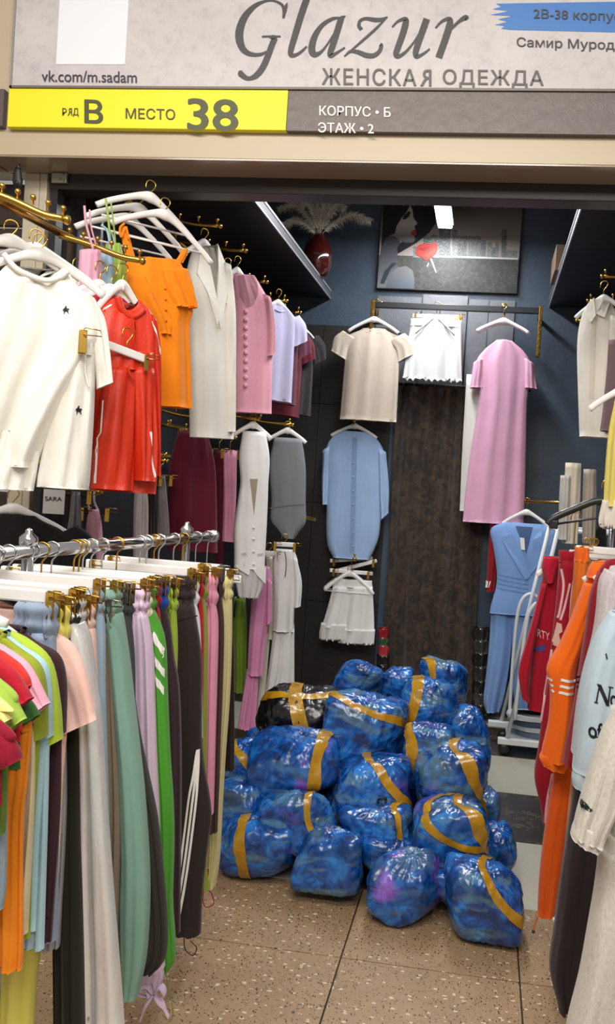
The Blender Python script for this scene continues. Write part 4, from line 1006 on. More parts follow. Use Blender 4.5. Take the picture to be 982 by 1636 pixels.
# --- camisoles with thin straps
for (c, lb, st, body) in (('#d9a0b8', 'pink ribbon camisole hanging at the upper left', [(133, 330), (136, 360), (147, 400)], [(128, 160, 400), (126, 162, 450), (128, 160, 520)]), ('#9fbfd0', 'light blue camisole beside the lime one', [(160, 360), (170, 372), (176, 410)], [(150, 182, 405), (148, 186, 450), (150, 186, 540)]), ('#98b24a', 'lime camisole with long straps left of the orange top', [(167, 318), (172, 360), (176, 410)], [(170, 192, 390), (166, 200, 430), (164, 204, 520)])):
    q = PX(st[0][0], st[0][1], -1.36, 48); g = garment('camisole', lb, 'camisole', q, body); mm = cloth(c, 'satin')
    spart(g, 'body', q, body, mm, hd=.025, fold=.006, k=3); pxtube(g, 'strap', q, st, .004, mm, .01); pxtube(g, 'strap', q, [(x + 12, y + 4) for x, y in st], .003, mm, -.01)
# --- orange top
po = PX(250, 420, -1.25, 42); rows = [(206, 286, 414), (196, 296, 436), (192, 302, 465), (198, 308, 490), (212, 302, 520), (214, 304, 580), (212, 306, 650)]
g = garment('orange_top', 'bright orange ruffled strappy top', 'blouse', po, rows); m = cloth('#f58a12')
bd = spart(g, 'body', po, rows, m, hd=[.03, .04, .05, .05, .05, .05, .05], fold=.010, k=3, seed=21)
spart(g, 'ruffle', po.back(-.03), [(205, 238, 440), (206, 262, 475), (222, 275, 510), (240, 274, 535)], m, hd=.03, fold=.014, k=3, seed=22)
spart(g, 'ruffle', po.back(-.03), [(255, 300, 430), (262, 309, 462), (272, 312, 492)], m, hd=.03, fold=.012, k=3, seed=23)
spart(g, 'strap', po, [(193, 203, 362), (196, 210, 390), (202, 218, 418)], m, hd=.008, fold=.002)
spart(g, 'strap', po, [(291, 300, 398), (286, 298, 408), (278, 292, 420)], m, hd=.008, fold=.002)
pxtube(g, 'strap_bow', po, [(197, 358), (190, 366), (192, 380), (199, 366), (204, 384)], .004, m, .012)
for i, y in enumerate(range(430, 530, 17)):
    l = po.l(256, y); MB().lathe([(.005, 0), (.005, .004), (.002, .006)], project([l], po, bd)[0], tuple(po.n), 10).obj('button', m, bd)
# crossing white hangers above the orange top
for (a_, b_, zz, lb) in (((263, 346), (1, -.42), 0, 'white wooden hanger in front over the orange top'), ((240, 318), (1, -.2), .06, 'highest white wooden hanger at upper left'), ((222, 336), (1, -.3), .12, 'white wooden hanger behind the highest one'), ((205, 352), (1, -.3), .18, 'rearmost white wooden hanger over the lime camisole')):
    q = po.back(zz); l = q.l(*a_); shirt_hanger(q, l[0] - .0, l[1] + .05, .19, .10, lb, neck=.05, hmat=GOLD, bar=True, group='white hangers upper left', sl=-.03)
# --- white blazer
pb = PX(335, 420, -1.28, 50); rows = [(310, 345, 396), (304, 356, 418), (301, 364, 450), (303, 367, 520), (304, 368, 600), (305, 370, 700)]
g = garment('blazer', 'white tailored blazer with lapels', 'jacket', pb, rows); m = cloth('#e4e2da')
bd = spart(g, 'body', pb, rows, m, hd=[.035, .05, .06, .06, .06, .06], fold=.006, k=2, seed=31)
for pts in ([(313, 395), (322, 420), (338, 500), (336, 525), (318, 470), (306, 440)], [(340, 392), (352, 425), (352, 470), (340, 528), (334, 500), (336, 440)]):
    slab_px(g, 'lapel', pb, pts, m, bd, .012)
spart(g, 'sleeve', pb.back(-.02), [(352, 420, 364, 432), (355, 500, 371, 500), (354, 600, 371, 600), (354, 690, 369, 690)], m, hd=.05, fold=.005, seed=32)
poly_px(g, 'lining', pb, [(314, 396), (340, 394), (336, 440), (334, 505), (326, 460)], cloth('#8f8a80'), base=bd)
slab_px(g, 'pocket', pb, [(344, 483), (357, 478), (358, 484), (345, 489)], m, bd, .005)
l = pb.l(327, 372); shirt_hanger(pb, l[0], l[1], .10, .07, 'white hanger inside the white blazer', neck=.05, group='white hangers upper left')
# --- pink jacket
pk = PX(395, 455, -1.28, 50); rows = [(372, 405, 440), (370, 416, 460), (370, 428, 485), (371, 433, 520), (372, 431, 600), (373, 430, 660)]
g = garment('jacket', 'pink collarless button jacket', 'jacket', pk, rows); m = cloth('#dd9bab')
bd = spart(g, 'body', pk, rows, m, hd=[.03, .045, .055, .055, .055, .055], fold=.006, k=2, seed=41)
spart(g, 'sleeve', pk.back(-.02), [(415, 470, 428, 482), (420, 530, 436, 525), (420, 570, 436, 566)], m, hd=.05, fold=.005)
poly_px(g, 'lining', pk, [(375, 441), (404, 441), (404, 470), (396, 490), (384, 494), (376, 475)], cloth('#a8747c'), base=bd)
for y in range(500, 620, 13):
    l = pk.l(383, y); MB().lathe([(.012, 0), (.012, .006), (.006, .01)], project([l], pk, bd)[0], tuple(pk.n), 12).obj('button', m, bd)
for a_, lb in (((380, 415), 'white hanger inside the pink jacket'), ((364, 418), 'white hanger beside the blazer')):
    l = pk.l(*a_); shirt_hanger(pk, l[0], l[1], .09, .07, lb, neck=.06, group='white hangers upper left')
# --- smaller garments toward the back
for i, (x, y, X, c, lb, hs, L) in enumerate(((445, 478, -1.28, '#b9b3cf', 'lilac top behind the pink jacket', .13, .55), (452, 500, -1.28, '#5b2a3c', 'dark berry top under the left shelf', .13, .5), (456, 510, -1.30, '#5f1122', 'burgundy top under the left shelf', .15, .55), (475, 512, -1.26, '#23201f', 'black top farthest back under the left shelf', .15, .55))):
    q = PX(x, y, X, 50); l = q.l(x, y); tee(q, l[0], l[1] - .04, hs, L, c, lb, thick=.03, hang=l[1] + .04, group='small tops at the back left', neck=.05)

# ================================================================== LEFT WALL, LOWER ROW
wrail('wall_rail', 'gold lower rail along the left wall behind the trousers', (-1.70, 3.2, 1.62), (-1.70, 5.4, 1.62), .012)
pt = PX(15, 790, -1.62, 25); l = pt.l(20, 822)
tee(pt, l[0], l[1], .19, .55, '#1d1a1c', 'black tee behind the chrome rail at the left edge', hang=l[1] + .07, nd=.05)
pq = PX(87, 800, -1.55, 20)
t = thing('price_tag', 'white paper tag reading SARA', 'tag', pq.w(*pq.l(87, 823)))
A = pq.l(70, 781); B = pq.l(102, 822)
MB().box(pq.w((A[0] + B[0]) / 2, (A[1] + B[1]) / 2), (B[0] - A[0], .0015, A[1] - B[1]), pq.ex, pq.n).obj('card', plain('#dcdad4', .6), t, smooth=False)
text_px(t, 'lettering', pq, 'SARA', 72, 793, 99, 800, plain('#1b1b1b', .6), slope=(99, 801), off=.002, bold=.004)
def drop(label, name, cat, px, X, rz, c, rows, group=None, kind='jersey', hd=.03, k=3, fold=.008, part='body', back=0, hang=True):
    q = PX(px[0], px[1], X, rz).back(back); g = garment(name, label, cat, q, rows, group=group)
    o = spart(g, part, q, rows, cloth(c, kind), hd=hd, k=k, fold=fold, seed=len(bpy.data.objects))
    if hang:
        r = pxrows(q, rows)[0]; clip_hanger(q, (r[0] + r[2]) / 2, max(r[1], r[3]) + .07, max(.05, (r[2] - r[0]) / 2), .065, 'hanger of the ' + ' '.join(label.split()[:6]), group='hangers along the lower left wall', mat=BLACKP)
        hp_ = q.w((r[0] + r[2]) / 2, max(r[1], r[3]) + .07); arm((XL, hp_[1], hp_[2] + .05), hp_ + np.array([.02, 0, 0]), 'gold arm over the ' + ' '.join(label.split()[:6]), 4, .008)
    return g, q, o
drop('grey satin trousers left of the pink camisole behind the rail', 'trousers', 'trousers', (118, 830), -1.5, 30, '#77777a', [(114, 128, 785), (110, 130, 830), (98, 128, 900), (96, 126, 1000)], kind='satin')
g, q, o = drop('pale pink camisole behind the chrome rail', 'camisole', 'camisole', (150, 850), -1.45, 30, '#dfa9b9', [(142, 158, 813), (137, 163, 840), (134, 166, 900), (134, 166, 980)])
pxtube(g, 'strap', q, [(141, 780), (140, 800), (142, 815)], .004, cloth('#e6e2e0'), .01); pxtube(g, 'strap', q, [(151, 780), (150, 800), (156, 815)], .004, cloth('#e6e2e0'), .01)
drop('light grey garment strip above the chrome rail', 'trousers', 'trousers', (225, 830), -1.5, 40, '#b6aeb0', [(218, 230, 760), (214, 236, 810), (213, 236, 890)])
drop('dark brown garment between the grey strips', 'trousers', 'trousers', (243, 830), -1.5, 40, '#33282a', [(230, 248, 760), (232, 250, 890)])
drop('mid grey garment beside the burgundy dress', 'trousers', 'trousers', (258, 830), -1.48, 40, '#8c888a', [(250, 262, 760), (250, 268, 820), (250, 270, 870)])
drop('wide burgundy dress above the end of the chrome rail', 'dress', 'dress', (300, 830), -1.42, 35, '#5c0f26', [(285, 330, 690), (272, 342, 740), (268, 345, 800), (267, 347, 880)], hd=.05, k=4, fold=.012)
drop('narrow burgundy dress beside the pink top', 'dress', 'dress', (350, 850), -1.40, 35, '#560d22', [(342, 358, 720), (342, 357, 800), (344, 356, 900)], hd=.03)
drop('pink lace edged top left of the white vest', 'top', 'shirt', (364, 830), -1.36, 35, '#e49db8', [(356, 378, 720), (356, 376, 800), (355, 373, 865)], hd=.03)
# dark cluttered shoes and hangers area under them
for i, (x, y, c) in enumerate(((150, 900, '#1e1b1c'), (215, 905, '#2a2023'), (285, 900, '#191718'))):
    pass
# --- white vest with fringe
pv = PX(402, 800, -1.22, 28); rows = [(388, 424, 690), (382, 430, 730), (384, 428, 770), (380, 427, 800), (374, 425, 845), (374, 423, 880), (374, 422, 908)]
g = garment('vest', 'white buttoned vest with lace fringe hem', 'vest', pv, rows); m = cloth('#eeedea')
bd = spart(g, 'body', pv, rows, m, hd=.045, fold=.005, k=2, seed=51)
for pts in ([(374, 900), (397, 905), (395, 918), (376, 906)], [(399, 905), (422, 905), (421, 931), (408, 918)]): poly_px(g, 'hem_point', pv, pts, m, off=.045)
spart(g, 'fringe', pv, [(374, 421, 898), (376, 420, 930), (380, 412, 956)], cloth('#c9c8c6', 'lace'), hd=.035, fold=.006, k=14, n=72, zig=.012)
poly_px(g, 'neckline', pv, [(396, 765), (409, 765), (403, 822)], plain('#a2957f', .8), base=bd)
for y in (842, 860, 880, 900):
    l = pv.l(402, y); MB().lathe([(.007, 0), (.007, .004), (.003, .006)], project([l], pv, bd)[0], tuple(pv.n), 10).obj('button', WHITEW, bd)
for a_ in ([(383, 885), (391, 884)], [(408, 886), (418, 884)]): stripe(g, 'pocket', pv, bd, a_, 4, cloth('#c7c5c1'))
l = pv.l(405, 668); shirt_hanger(pv, l[0], l[1], .10, .06, 'white hanger inside the white buttoned vest', neck=.04); hp_ = pv.w(l[0], l[1]); arm((XL, hp_[1], hp_[2] + .05), hp_ + np.array([.02, 0, 0]), 'gold arm over the white buttoned vest', 4, .008)
# --- grey bodysuit
pg = PX(460, 815, -1.14, 15); rows = [(438, 482, 700), (430, 488, 745), (433, 488, 800), (432, 488, 832), (444, 478, 848), (454, 470, 860)]
g = garment('bodysuit', 'grey bodysuit with pointed bottom', 'bodysuit', pg, rows); m = cloth('#7c7e82')
bd = spart(g, 'body', pg, rows, m, hd=.035, fold=.004, seed=52); stripe(g, 'seam', pg, bd, [(432, 812), (460, 808), (486, 806)], 2, cloth('#66686c'))
l = pg.l(460, 678); shirt_hanger(pg, l[0], l[1], .11, .06, 'white hanger inside the grey bodysuit', neck=.04); hp_ = pg.w(l[0], l[1]); arm((XL, hp_[1], hp_[2] + .05), hp_ + np.array([.02, 0, 0]), 'gold arm over the grey bodysuit', 4, .008)
# --- lower set row
wrail('wall_rail', 'short gold arm over the white tee set at the back left', (-1.70, 5.2, 1.40), (-1.08, 5.15, 1.30), .009, False)
def setrow(px, X, rz): return PX(px[0], px[1], X, rz)
q = setrow((385, 1000), -1.34, 25); rows = [(374, 392, 955), (372, 394, 1000), (373, 393, 1105)]
g = garment('dress', 'green sleeveless dress with black straps', 'dress', q, rows); spart(g, 'body', q, rows, cloth('#6f8c26'), hd=.04, fold=.01, k=3)
pxtube(g, 'strap', q, [(373, 985), (376, 962), (382, 948)], .006, BLACKP, .02); pxtube(g, 'strap', q, [(388, 962), (384, 950)], .006, WHITEW, .02)
q = setrow((412, 980), -1.22, 22); rows = [(416, 430, 905), (405, 434, 925), (400, 430, 980), (397, 424, 1030), (395, 419, 1078)]
g = garment('t_shirt', 'long pink tee over pink trousers at the back left', 'shirt', q, rows); m = cloth('#d98fb5')
spart(g, 'body', q, rows, m, hd=.04, fold=.008, k=3); spart(g, 'sleeve', q.back(-.02), [(424, 920, 434, 930), (424, 960, 434, 960), (424, 998, 434, 990)], m, hd=.035)
rows = [(394, 413, 1070), (388, 411, 1110), (380, 408, 1164)]; g = garment('trousers', 'pleated pink trousers under the long pink tee', 'trousers', q.back(.02), rows); spart(g, 'leg', q.back(.02), rows, m, hd=.035, fold=.008, k=6, n=56)
spart(g, 'waistband', q.back(.02), [(397, 412, 1062), (396, 412, 1074)], m, hd=.03, m=8)
q = setrow((436, 960), -1.18, 20); rows = [(424, 444, 888), (426, 448, 925), (428, 440, 945), (425, 438, 1020)]
g = garment('t_shirt', 'cream tee between the pink and white ones', 'shirt', q, rows); spart(g, 'body', q, rows, cloth('#dcd6c4'), hd=.035)
rows = [(418, 432, 1010), (413, 426, 1080), (408, 421, 1150)]; g = garment('trousers', 'cream trousers under the cream tee', 'trousers', q, rows); spart(g, 'leg', q, rows, cloth('#d6d0c0'), hd=.03, k=5)
q = setrow((456, 940), -1.10, 15); rows = [(440, 470, 878), (436, 476, 900), (437, 472, 940), (437, 470, 975), (436, 469, 1008)]
g = garment('t_shirt', 'white tee hanging before the black wall panel', 'shirt', q, rows); m = cloth('#e2e1de')
spart(g, 'body', q, rows, m, hd=.04, fold=.008); spart(g, 'sleeve', q.back(-.01), [(466, 888, 474, 892), (470, 930, 482, 930), (470, 970, 480, 968)], m, hd=.035)
pxtube(g, 'drawcord', q, [(455, 880), (457, 900), (455, 920)], .003, plain('#77777b', .7), .045)
rows = [(437, 470, 1000), (432, 470, 1050), (422, 470, 1112)]; g = garment('trousers', 'white cuffed trousers under the white tee', 'trousers', q.back(.02), rows); 
spart(g, 'leg', q.back(.02), [(437, 452, 1004), (430, 450, 1060), (422, 438, 1120)], m, hd=.035, k=3); spart(g, 'leg', q.back(.02), [(446, 470, 1004), (444, 470, 1060), (440, 470, 1104)], m, hd=.035, k=3)
spart(g, 'waistband', q.back(.02), [(438, 470, 996), (437, 470, 1008)], m, hd=.03, m=8)
for (x, y, X, lb) in ((430, 872, -1.2, 'small white hanger over the cream tee'), (455, 858, -1.1, 'small white hanger over the white tee')):
    q = setrow((x, y), X, 15); l = q.l(x, y); clip_hanger(q, l[0], l[1], .06, .03, lb, group='small hangers at the back left')

# ================================================================== BACK WALL
# ---- framed picture print
YPIC = YB - .035
pp = Plane((0, YPIC, 0), 0)
def pc(x, y): return (600 + x / 3.928, 310 + y / 3.928)
def prt(name, pts, mat, off, n=0): return poly_px(pic, name, pp, [pc(*p) for p in pts], mat, off, smooth_n=n)
def grad(c0, c1, z0, z1, noisy=0.0, sc=30):
    m, nt, b = newmat('print'); geo = nt.nodes.new('ShaderNodeNewGeometry').outputs['Position']; sp = nt.nodes.new('ShaderNodeSeparateXYZ'); nt.links.new(geo, sp.inputs[0])
    mr = nt.nodes.new('ShaderNodeMapRange'); mr.inputs[1].default_value = z0; mr.inputs[2].default_value = z1; nt.links.new(sp.outputs[2], mr.inputs[0])
    c = mixnode(nt, mr.outputs[0], lin(c0), lin(c1))
    if noisy: c = mixnode(nt, ramp(nt, noisenode(nt, geo, sc, 6, .8), [(.45, (0, 0, 0)), (.7, (noisy,) * 3)]), c, lin('#d8d6d0'))
    nt.links.new(c, b.inputs['Base Color']); b.inputs['Roughness'].default_value = .62; b.inputs['Specular IOR Level'].default_value = .3; return m
pic = thing('framed_picture', 'canvas print of a woman in dark hat with red rose before a skyline', 'picture', pp.w(*pp.l(712, 465)))
Zt = pp.l(720, 326)[1]; Zb = pp.l(712, 465)[1]; X0 = pp.l(606, 390)[0]; X1 = pp.l(830, 400)[0]
one_box('canvas', (X0, YPIC, Zb), (X1, YB, Zt), plain('#15161a', .5), pic)
Zw = pp.l(*pc(500, 397))[1]
def rect(name, x0, x1, z0, z1, mat, off):
    return mesh_obj(name, [pp.w(x0, z0, off), pp.w(x1, z0, off), pp.w(x1, z1, off), pp.w(x0, z1, off)], [(0, 1, 2, 3)], mat, pic, smooth=False)
rect('sky_print', X0 + .002, X1 - .002, Zw, Zt - .002, grad('#8f847b', '#4a4746', Zw, Zt), .0008)
rect('water_print', X0 + .002, X1 - .002, Zb + .002, Zw, grad('#2a2927', '#3c3b39', Zb, Zw, .06, 40), .0009)
CITY = grad('#4c4e50', '#1d1f22', Zw, Zw + .2, .35, 150); CITY2 = grad('#5f6060', '#2e3032', Zw, Zw + .2, .35, 130)
for i, (x0, x1, tp) in enumerate(((235, 300, 330), (300, 345, 270), (345, 400, 255), (398, 470, 208), (480, 515, 222), (515, 575, 262), (580, 660, 262), (660, 692, 290), (700, 730, 300), (730, 752, 335), (752, 772, 302), (790, 822, 222), (822, 890, 352))):
    prt('tower_print', [(x0, tp), (x1, tp + 3), (x1 - 3, 402), (x0 - 3, 397)], CITY if i % 2 else CITY2, .0011 + .0001 * i)
prt('tower_print', [(575, 280), (582, 268), (620, 262), (655, 266), (662, 280), (660, 300), (575, 300)], CITY2, .0026)
rect('shore_print', X0 + .3, X1 - .01, Zw - .004, Zw + .008, plain('#a9a9a4', .6), .003)
HAT = plain('#101217', .35); SKIN = grad('#2a292b', '#a29a92', pp.l(*pc(200, 320))[1], pp.l(*pc(200, 190))[1])
SKN2 = grad('#5f6064', '#33343a', Zb, Zb + .33)
prt('neck_print', [(60, 262), (125, 265), (160, 310), (138, 350), (133, 435), (150, 470), (60, 590), (8, 588), (22, 440), (35, 330)], SKN2, .0031)
prt('hat_print', [(47, 54), (215, 60), (345, 66), (372, 120), (375, 185), (335, 245), (255, 308), (140, 375), (133, 340), (165, 300), (120, 250), (85, 262), (62, 285), (35, 330), (42, 200)], HAT, .0034)
prt('face_print', [(216, 70), (232, 105), (236, 148), (262, 185), (243, 203), (248, 222), (254, 248), (243, 268), (247, 288), (235, 307), (192, 308), (150, 295), (118, 262), (130, 205), (160, 155), (195, 112)], SKIN, .0037)
prt('shoulder_print', [(60, 590), (92, 500), (135, 462), (190, 452), (232, 480), (242, 530), (242, 597)], grad('#454c57', '#6e6c6a', Zb, Zb + .2), .0037)
prt('strap_print', [(28, 560), (55, 485), (105, 432), (136, 434), (95, 470), (52, 565)], plain('#20262f', .4), .0040)
prt('lips_print', [(217, 246), (232, 230), (246, 226), (253, 240), (249, 262), (236, 266), (226, 256)], plain('#8e1f1c', .35), .0041, 24)
prt('eye_print', [(166, 160), (180, 132), (208, 108), (222, 118), (208, 142), (186, 160)], plain('#1c1a1c', .4), .0041)
prt('rose_print', [(250, 372), (262, 328), (300, 312), (345, 312), (382, 305), (388, 338), (378, 372), (350, 402), (312, 416), (288, 398), (262, 388)], plain('#9c1f17', .6), .0042, 40)
prt('rose_print', [(270, 345), (320, 330), (360, 318), (340, 345), (300, 362)], plain('#7e1512', .35), .0044, 20)
prt('rose_print', [(300, 385), (340, 362), (376, 340), (368, 372), (330, 395)], plain('#b93524', .6), .0044, 20)
prt('stem_print', [(340, 408), (352, 405), (382, 492), (376, 495)], plain('#8f8d86', .4), .0042)
prt('stem_print', [(320, 455), (330, 432), (334, 436), (324, 458)], plain('#d5d3cc', .4), .0043)

# ---- vase with plumes on the left shelf
vp = atY(505, 440, 5.35); vx, vy = vp[0], 5.35; vz = 2.906
v = thing('vase', 'glossy dark red brown egg vase on the left high shelf', 'vase', (vx, vy, vz))
hv = pp.l(503, 372)[1]; topz = atY(503, 374, 5.35)[2]; Hh = topz - vz
MB().lathe([(.05, 0), (.075, .01), (.092, Hh * .2), (.100, Hh * .42), (.095, Hh * .6), (.078, Hh * .78), (.052, Hh * .93), (.036, Hh), (.030, Hh), (.028, Hh * .9)], (vx, vy, vz), seg=36).obj('body', plain('#3a100c', .12, coat=.8), v)
fm = plain('#cfc9b6', .9)
fe = thing('feather_bunch', 'pale ostrich plumes standing in the dark vase', 'plumes', (vx, vy, topz - .03))
R = random.Random(5)
for i, (ex, ez, cur) in enumerate(((-.30, .27, .06), (-.20, .40, .04), (-.08, .42, .03), (.03, .38, .02), (.12, .41, .04), (.24, .34, .06), (.36, .20, .08), (-.26, .14, .06), (.18, .26, .03), (-.14, .28, .03), (.06, .28, .02))):
    k = .80; P0 = np.array([vx, vy, topz - .02]); P3 = P0 + np.array([ex * k, R.uniform(-.1, .05), ez * k]); P1 = P0 + np.array([ex * k * .28, 0, ez * k * .5]); P2 = P0 + np.array([ex * k * .72, 0, ez * k * .95])
    P = catmull([P0, P1, P2, P3 + np.array([np.sign(ex) * cur * .6, 0, -cur * .6])], 30); mb = MB().tube(P, [.002 * (1 - j / 34) for j in range(30)], 5)
    for j in range(5, 30):
        tdir = P[min(j + 1, 29)] - P[j - 1]; tdir /= np.linalg.norm(tdir); sd = np.cross(tdir, [0, 1, 0])
        for s in (-1, 1):
            for q in range(7):
                L = .050 * math.sin(math.pi * min(1, (j - 1) / 32)) ** .5 * R.uniform(.6, 1.2); d = sd * s * R.uniform(.25, 1) + tdir * R.uniform(.3, 1.0) + np.array([0, R.uniform(-.8, .8), 0]); d /= np.linalg.norm(d)
                b0 = P[j] + tdir * q * .0012; mid = b0 + d * L * .55; e = b0 + d * L + np.array([0, 0, -L * R.uniform(.15, .45)])
                wv = np.cross(d, [0, 1, 0]); wv = wv / (np.linalg.norm(wv) + 1e-6) * .0011
                mb.add([b0 - wv, b0 + wv, mid + wv, mid - wv, e], [(0, 1, 2, 3), (3, 2, 4)])
    mb.obj('plume', fm, fe)
# brown box on the right shelf
bx = atY(888, 425, 5.2)
m = MB(); x0, x1 = .20, .42
t = tag(one_box('cardboard_box', (bx[0] - .02, 5.0, 2.907), (bx[0] + .30, 5.35, 3.06), plain('#6b5444', .6), bev=.004), 'brown flat box jutting out over the right high shelf', 'box')
t.location.z = t.location.z

# ---- black clothes bar before the back wall
YBR = YB - .25
A = atY(593, 487, YBR); B = atY(866, 497, YBR); zb = (A[2] + B[2]) / 2
t = thing('clothes_bar', 'black bar with gold end brackets under the picture', 'rail', ((A[0] + B[0]) / 2, YBR, zb))
one_box('bar', (A[0], YBR - .014, zb - .02), (B[0], YBR + .014, zb + .02), plain('#1b1d21', .4), t, bev=.004)
for x in (A[0] + .01, B[0] - .01):
    br_ = one_box('bracket', (x - .012, YBR - .02, zb - .30), (x + .012, YBR + .02, zb + .03), GOLDD, t, bev=.003)
    one_box('bracket_arm', (x - .008, YBR, zb - .012), (x + .008, YB, zb + .012), BLACKP, t)
    for i in range(6): MB().box((x, YBR - .023, zb - .28 + i * .045), (.014, .008, .02), bev=.002).obj('slot', GOLD, br_, smooth=False)
pbk = Plane((0, YBR, 0), 0)
GB = 'garments on the black bar'
l = pbk.l(600, 486)
for i in range(3):
    q = pbk.back(-.03 + i * .03); shirt_hanger(q, l[0] + .01 * i, zb + .02, .17, .08, ('front white hanger at the left end of the black bar', 'black hanger second at the left end of the black bar', 'rear hanger at the left end of the black bar')[i], mat=(WHITEW, BLACKP, BLACKP)[i], neck=.13, group='hangers on the black bar')
tee(pbk, l[0], zb - .16, .19, .62, '#c9b9a8', 'beige blouse at the left end of the black bar', hang=None, group=GB, thick=.04)
l = pbk.l(698, 490)
clip_hanger(pbk, l[0], zb + .02, .16, .07, 'white clip hanger at the middle of the black bar', group='hangers on the black bar')
clip_hanger(pbk.back(.04), l[0] + .02, zb + .02, .15, .06, 'second clip hanger behind the middle one', group='hangers on the black bar')
R_ = [(l[0] - .17, zb - .10, l[0] + .17, zb - .10), (l[0] - .18, zb - .25, l[0] + .18, zb - .25), (l[0] - .20, zb - .5, l[0] + .20, zb - .5)]
g = garment('shorts', 'white lace shorts clipped at the middle of the black bar', 'shorts', pbk, R_, px=False, group=GB); m = cloth('#dcdcda', 'satin')
V, Fc = sil(pbk, R_, .03, fold=.012, k=4, zig=.02, n=64); mesh_obj('body', V, Fc, m, g)
V, Fc = sil(pbk, [(l[0] - .172, zb - .085, l[0] + .172, zb - .085), (l[0] - .172, zb - .13, l[0] + .172, zb - .13)], .033, fold=.004, k=9, m=8); mesh_obj('waistband', V, Fc, m, g)
for s in (-1, 1): MB().tube([pbk.w(l[0], zb - .06, .04), pbk.w(l[0] + s * .13, zb - .19, .04)], .006, 8).obj('ribbon', WHITEW, g)
l = pbk.l(805, 496)
for i in range(3): shirt_hanger(pbk.back(-.02 + i * .025), l[0] + .004 * i, zb + .02, .17, .07, ('front white hanger at the right of the black bar', 'second white hanger at the right of the black bar', 'third white hanger at the right of the black bar')[i], neck=.10, group='hangers on the black bar')
rows = [(792, 818, 545), (772, 838, 562), (760, 848, 585), (764, 842, 640), (752, 840, 720), (742, 838, 800), (739, 836, 836)]
g = garment('dress', 'pale pink dress with a flared hem at the right of the black bar', 'dress', pbk, rows, group=GB); spart(g, 'body', pbk, rows, cloth('#d9a3bd'), hd=.05, fold=.012, k=4)
spart(g, 'sleeve', pbk.back(-.01), [(756, 580, 772, 572), (750, 620, 772, 620)], cloth('#d9a3bd'), hd=.04); spart(g, 'sleeve', pbk.back(-.01), [(836, 572, 852, 582), (836, 620, 858, 622)], cloth('#d9a3bd'), hd=.04)
rows = [(738, 752, 790), (735, 744, 818)]
g = garment('blouse', 'white blouse edge showing left of the pink dress', 'blouse', pbk.back(.06), rows); spart(g, 'body', pbk.back(.06), [(745, 800, 600), (738, 800, 720), (734, 800, 818)], cloth('#d9d4cc'), hd=.03)

# ---- blue cardigan and lace shorts before the black panels
pcg = Plane((0, YB - .16, 0), 0)
arm((atY(566, 670, YB)[0], YB, atY(566, 670, YB)[2] + .05), atY(566, 672, YB - .22), 'gold wall arm holding the blue cardigan', 4)
rows = [(548, 586, 690), (530, 604, 702), (520, 614, 725), (522, 612, 765), (522, 610, 800), (521, 606, 850), (524, 598, 876), (532, 590, 892)]
g = garment('cardigan', 'light blue short sleeved knit cardigan before the black panels', 'cardigan', pcg, rows); m = cloth('#98b2d6')
bd = spart(g, 'body', pcg, rows, m, hd=.05, fold=.006, k=2.5, seed=61)
spart(g, 'sleeve', pcg, [(516, 720, 530, 712), (514, 770, 528, 772), (515, 806, 526, 806)], m, hd=.04); spart(g, 'sleeve', pcg, [(602, 714, 616, 722), (604, 780, 621, 780), (608, 832, 620, 820)], m, hd=.04)
stripe(g, 'placket', pcg, bd, [(568, 700), (566, 800), (564, 884)], 8, cloth('#829dc2'))
for y in range(740, 880, 22):
    l = pcg.l(566, y); MB().lathe([(.006, 0), (.006, .004), (.003, .006)], project([l], pcg, bd)[0], (0, -1, 0), 10).obj('button', m, bd)
l = pcg.l(567, 668); shirt_hanger(pcg, l[0], l[1], .16, .07, 'white hanger inside the blue cardigan', neck=.06)
pls = Plane((0, YB - .2, 0), 0)
arm((atY(566, 890, YB)[0], YB, atY(566, 890, YB)[2] + .04), atY(566, 893, YB - .28), 'gold wall arm holding the white lace shorts', 4)
l = pls.l(566, 888)
for i, (dx, sl, lb) in enumerate(((-.005, .0, 'front clip hanger of the white lace shorts'), (.02, .05, 'tilted clip hanger behind the white lace shorts'), (-.02, .02, 'rear clip hanger behind the white lace shorts'))):
    clip_hanger(pls.back(.0 + .03 * i), l[0] + dx - .01, l[1] + .02 * i, .15, .10 - .02 * i, lb, group='clip hangers of the lace shorts', sl=sl, clips=(-.8, .8))
lh = pls.l(561, 915)
for i, lb in enumerate(('small white hanger crossing before the lace shorts', 'small white hanger behind the lace shorts')):
    shirt_hanger(pls.back(-.05 + .1 * i), lh[0] - .02 * i, lh[1] + .03, .17, .12, lb, neck=.04, bar=True, thick=.006, group='small hangers at the lace shorts')
m = cloth('#efedea', 'satin'); lc = cloth('#e2e0dc', 'lace')
rows = [(533, 594, 934), (525, 596, 955), (518, 597, 990), (514, 598, 1010)]
g = garment('shorts', 'white satin shorts with scalloped lace hem before the black panels', 'shorts', pls, rows)
spart(g, 'waistband', pls, [(534, 594, 926), (532, 595, 938)], m, hd=.03, fold=.004, k=9, m=8)
for r1, r2 in (([(532, 562, 936), (522, 560, 975), (514, 558, 1002)], [(513, 559, 996), (510, 558, 1012), (510, 556, 1024)]), ([(556, 595, 936), (552, 597, 975), (548, 598, 1008)], [(545, 599, 1004), (540, 598, 1020), (540, 597, 1030)])):
    spart(g, 'leg', pls, r1, m, hd=.03, fold=.008, k=3); spart(g, 'lace_trim', pls, r2, lc, hd=.034, fold=.006, k=5, n=72, zig=.022, m=10)

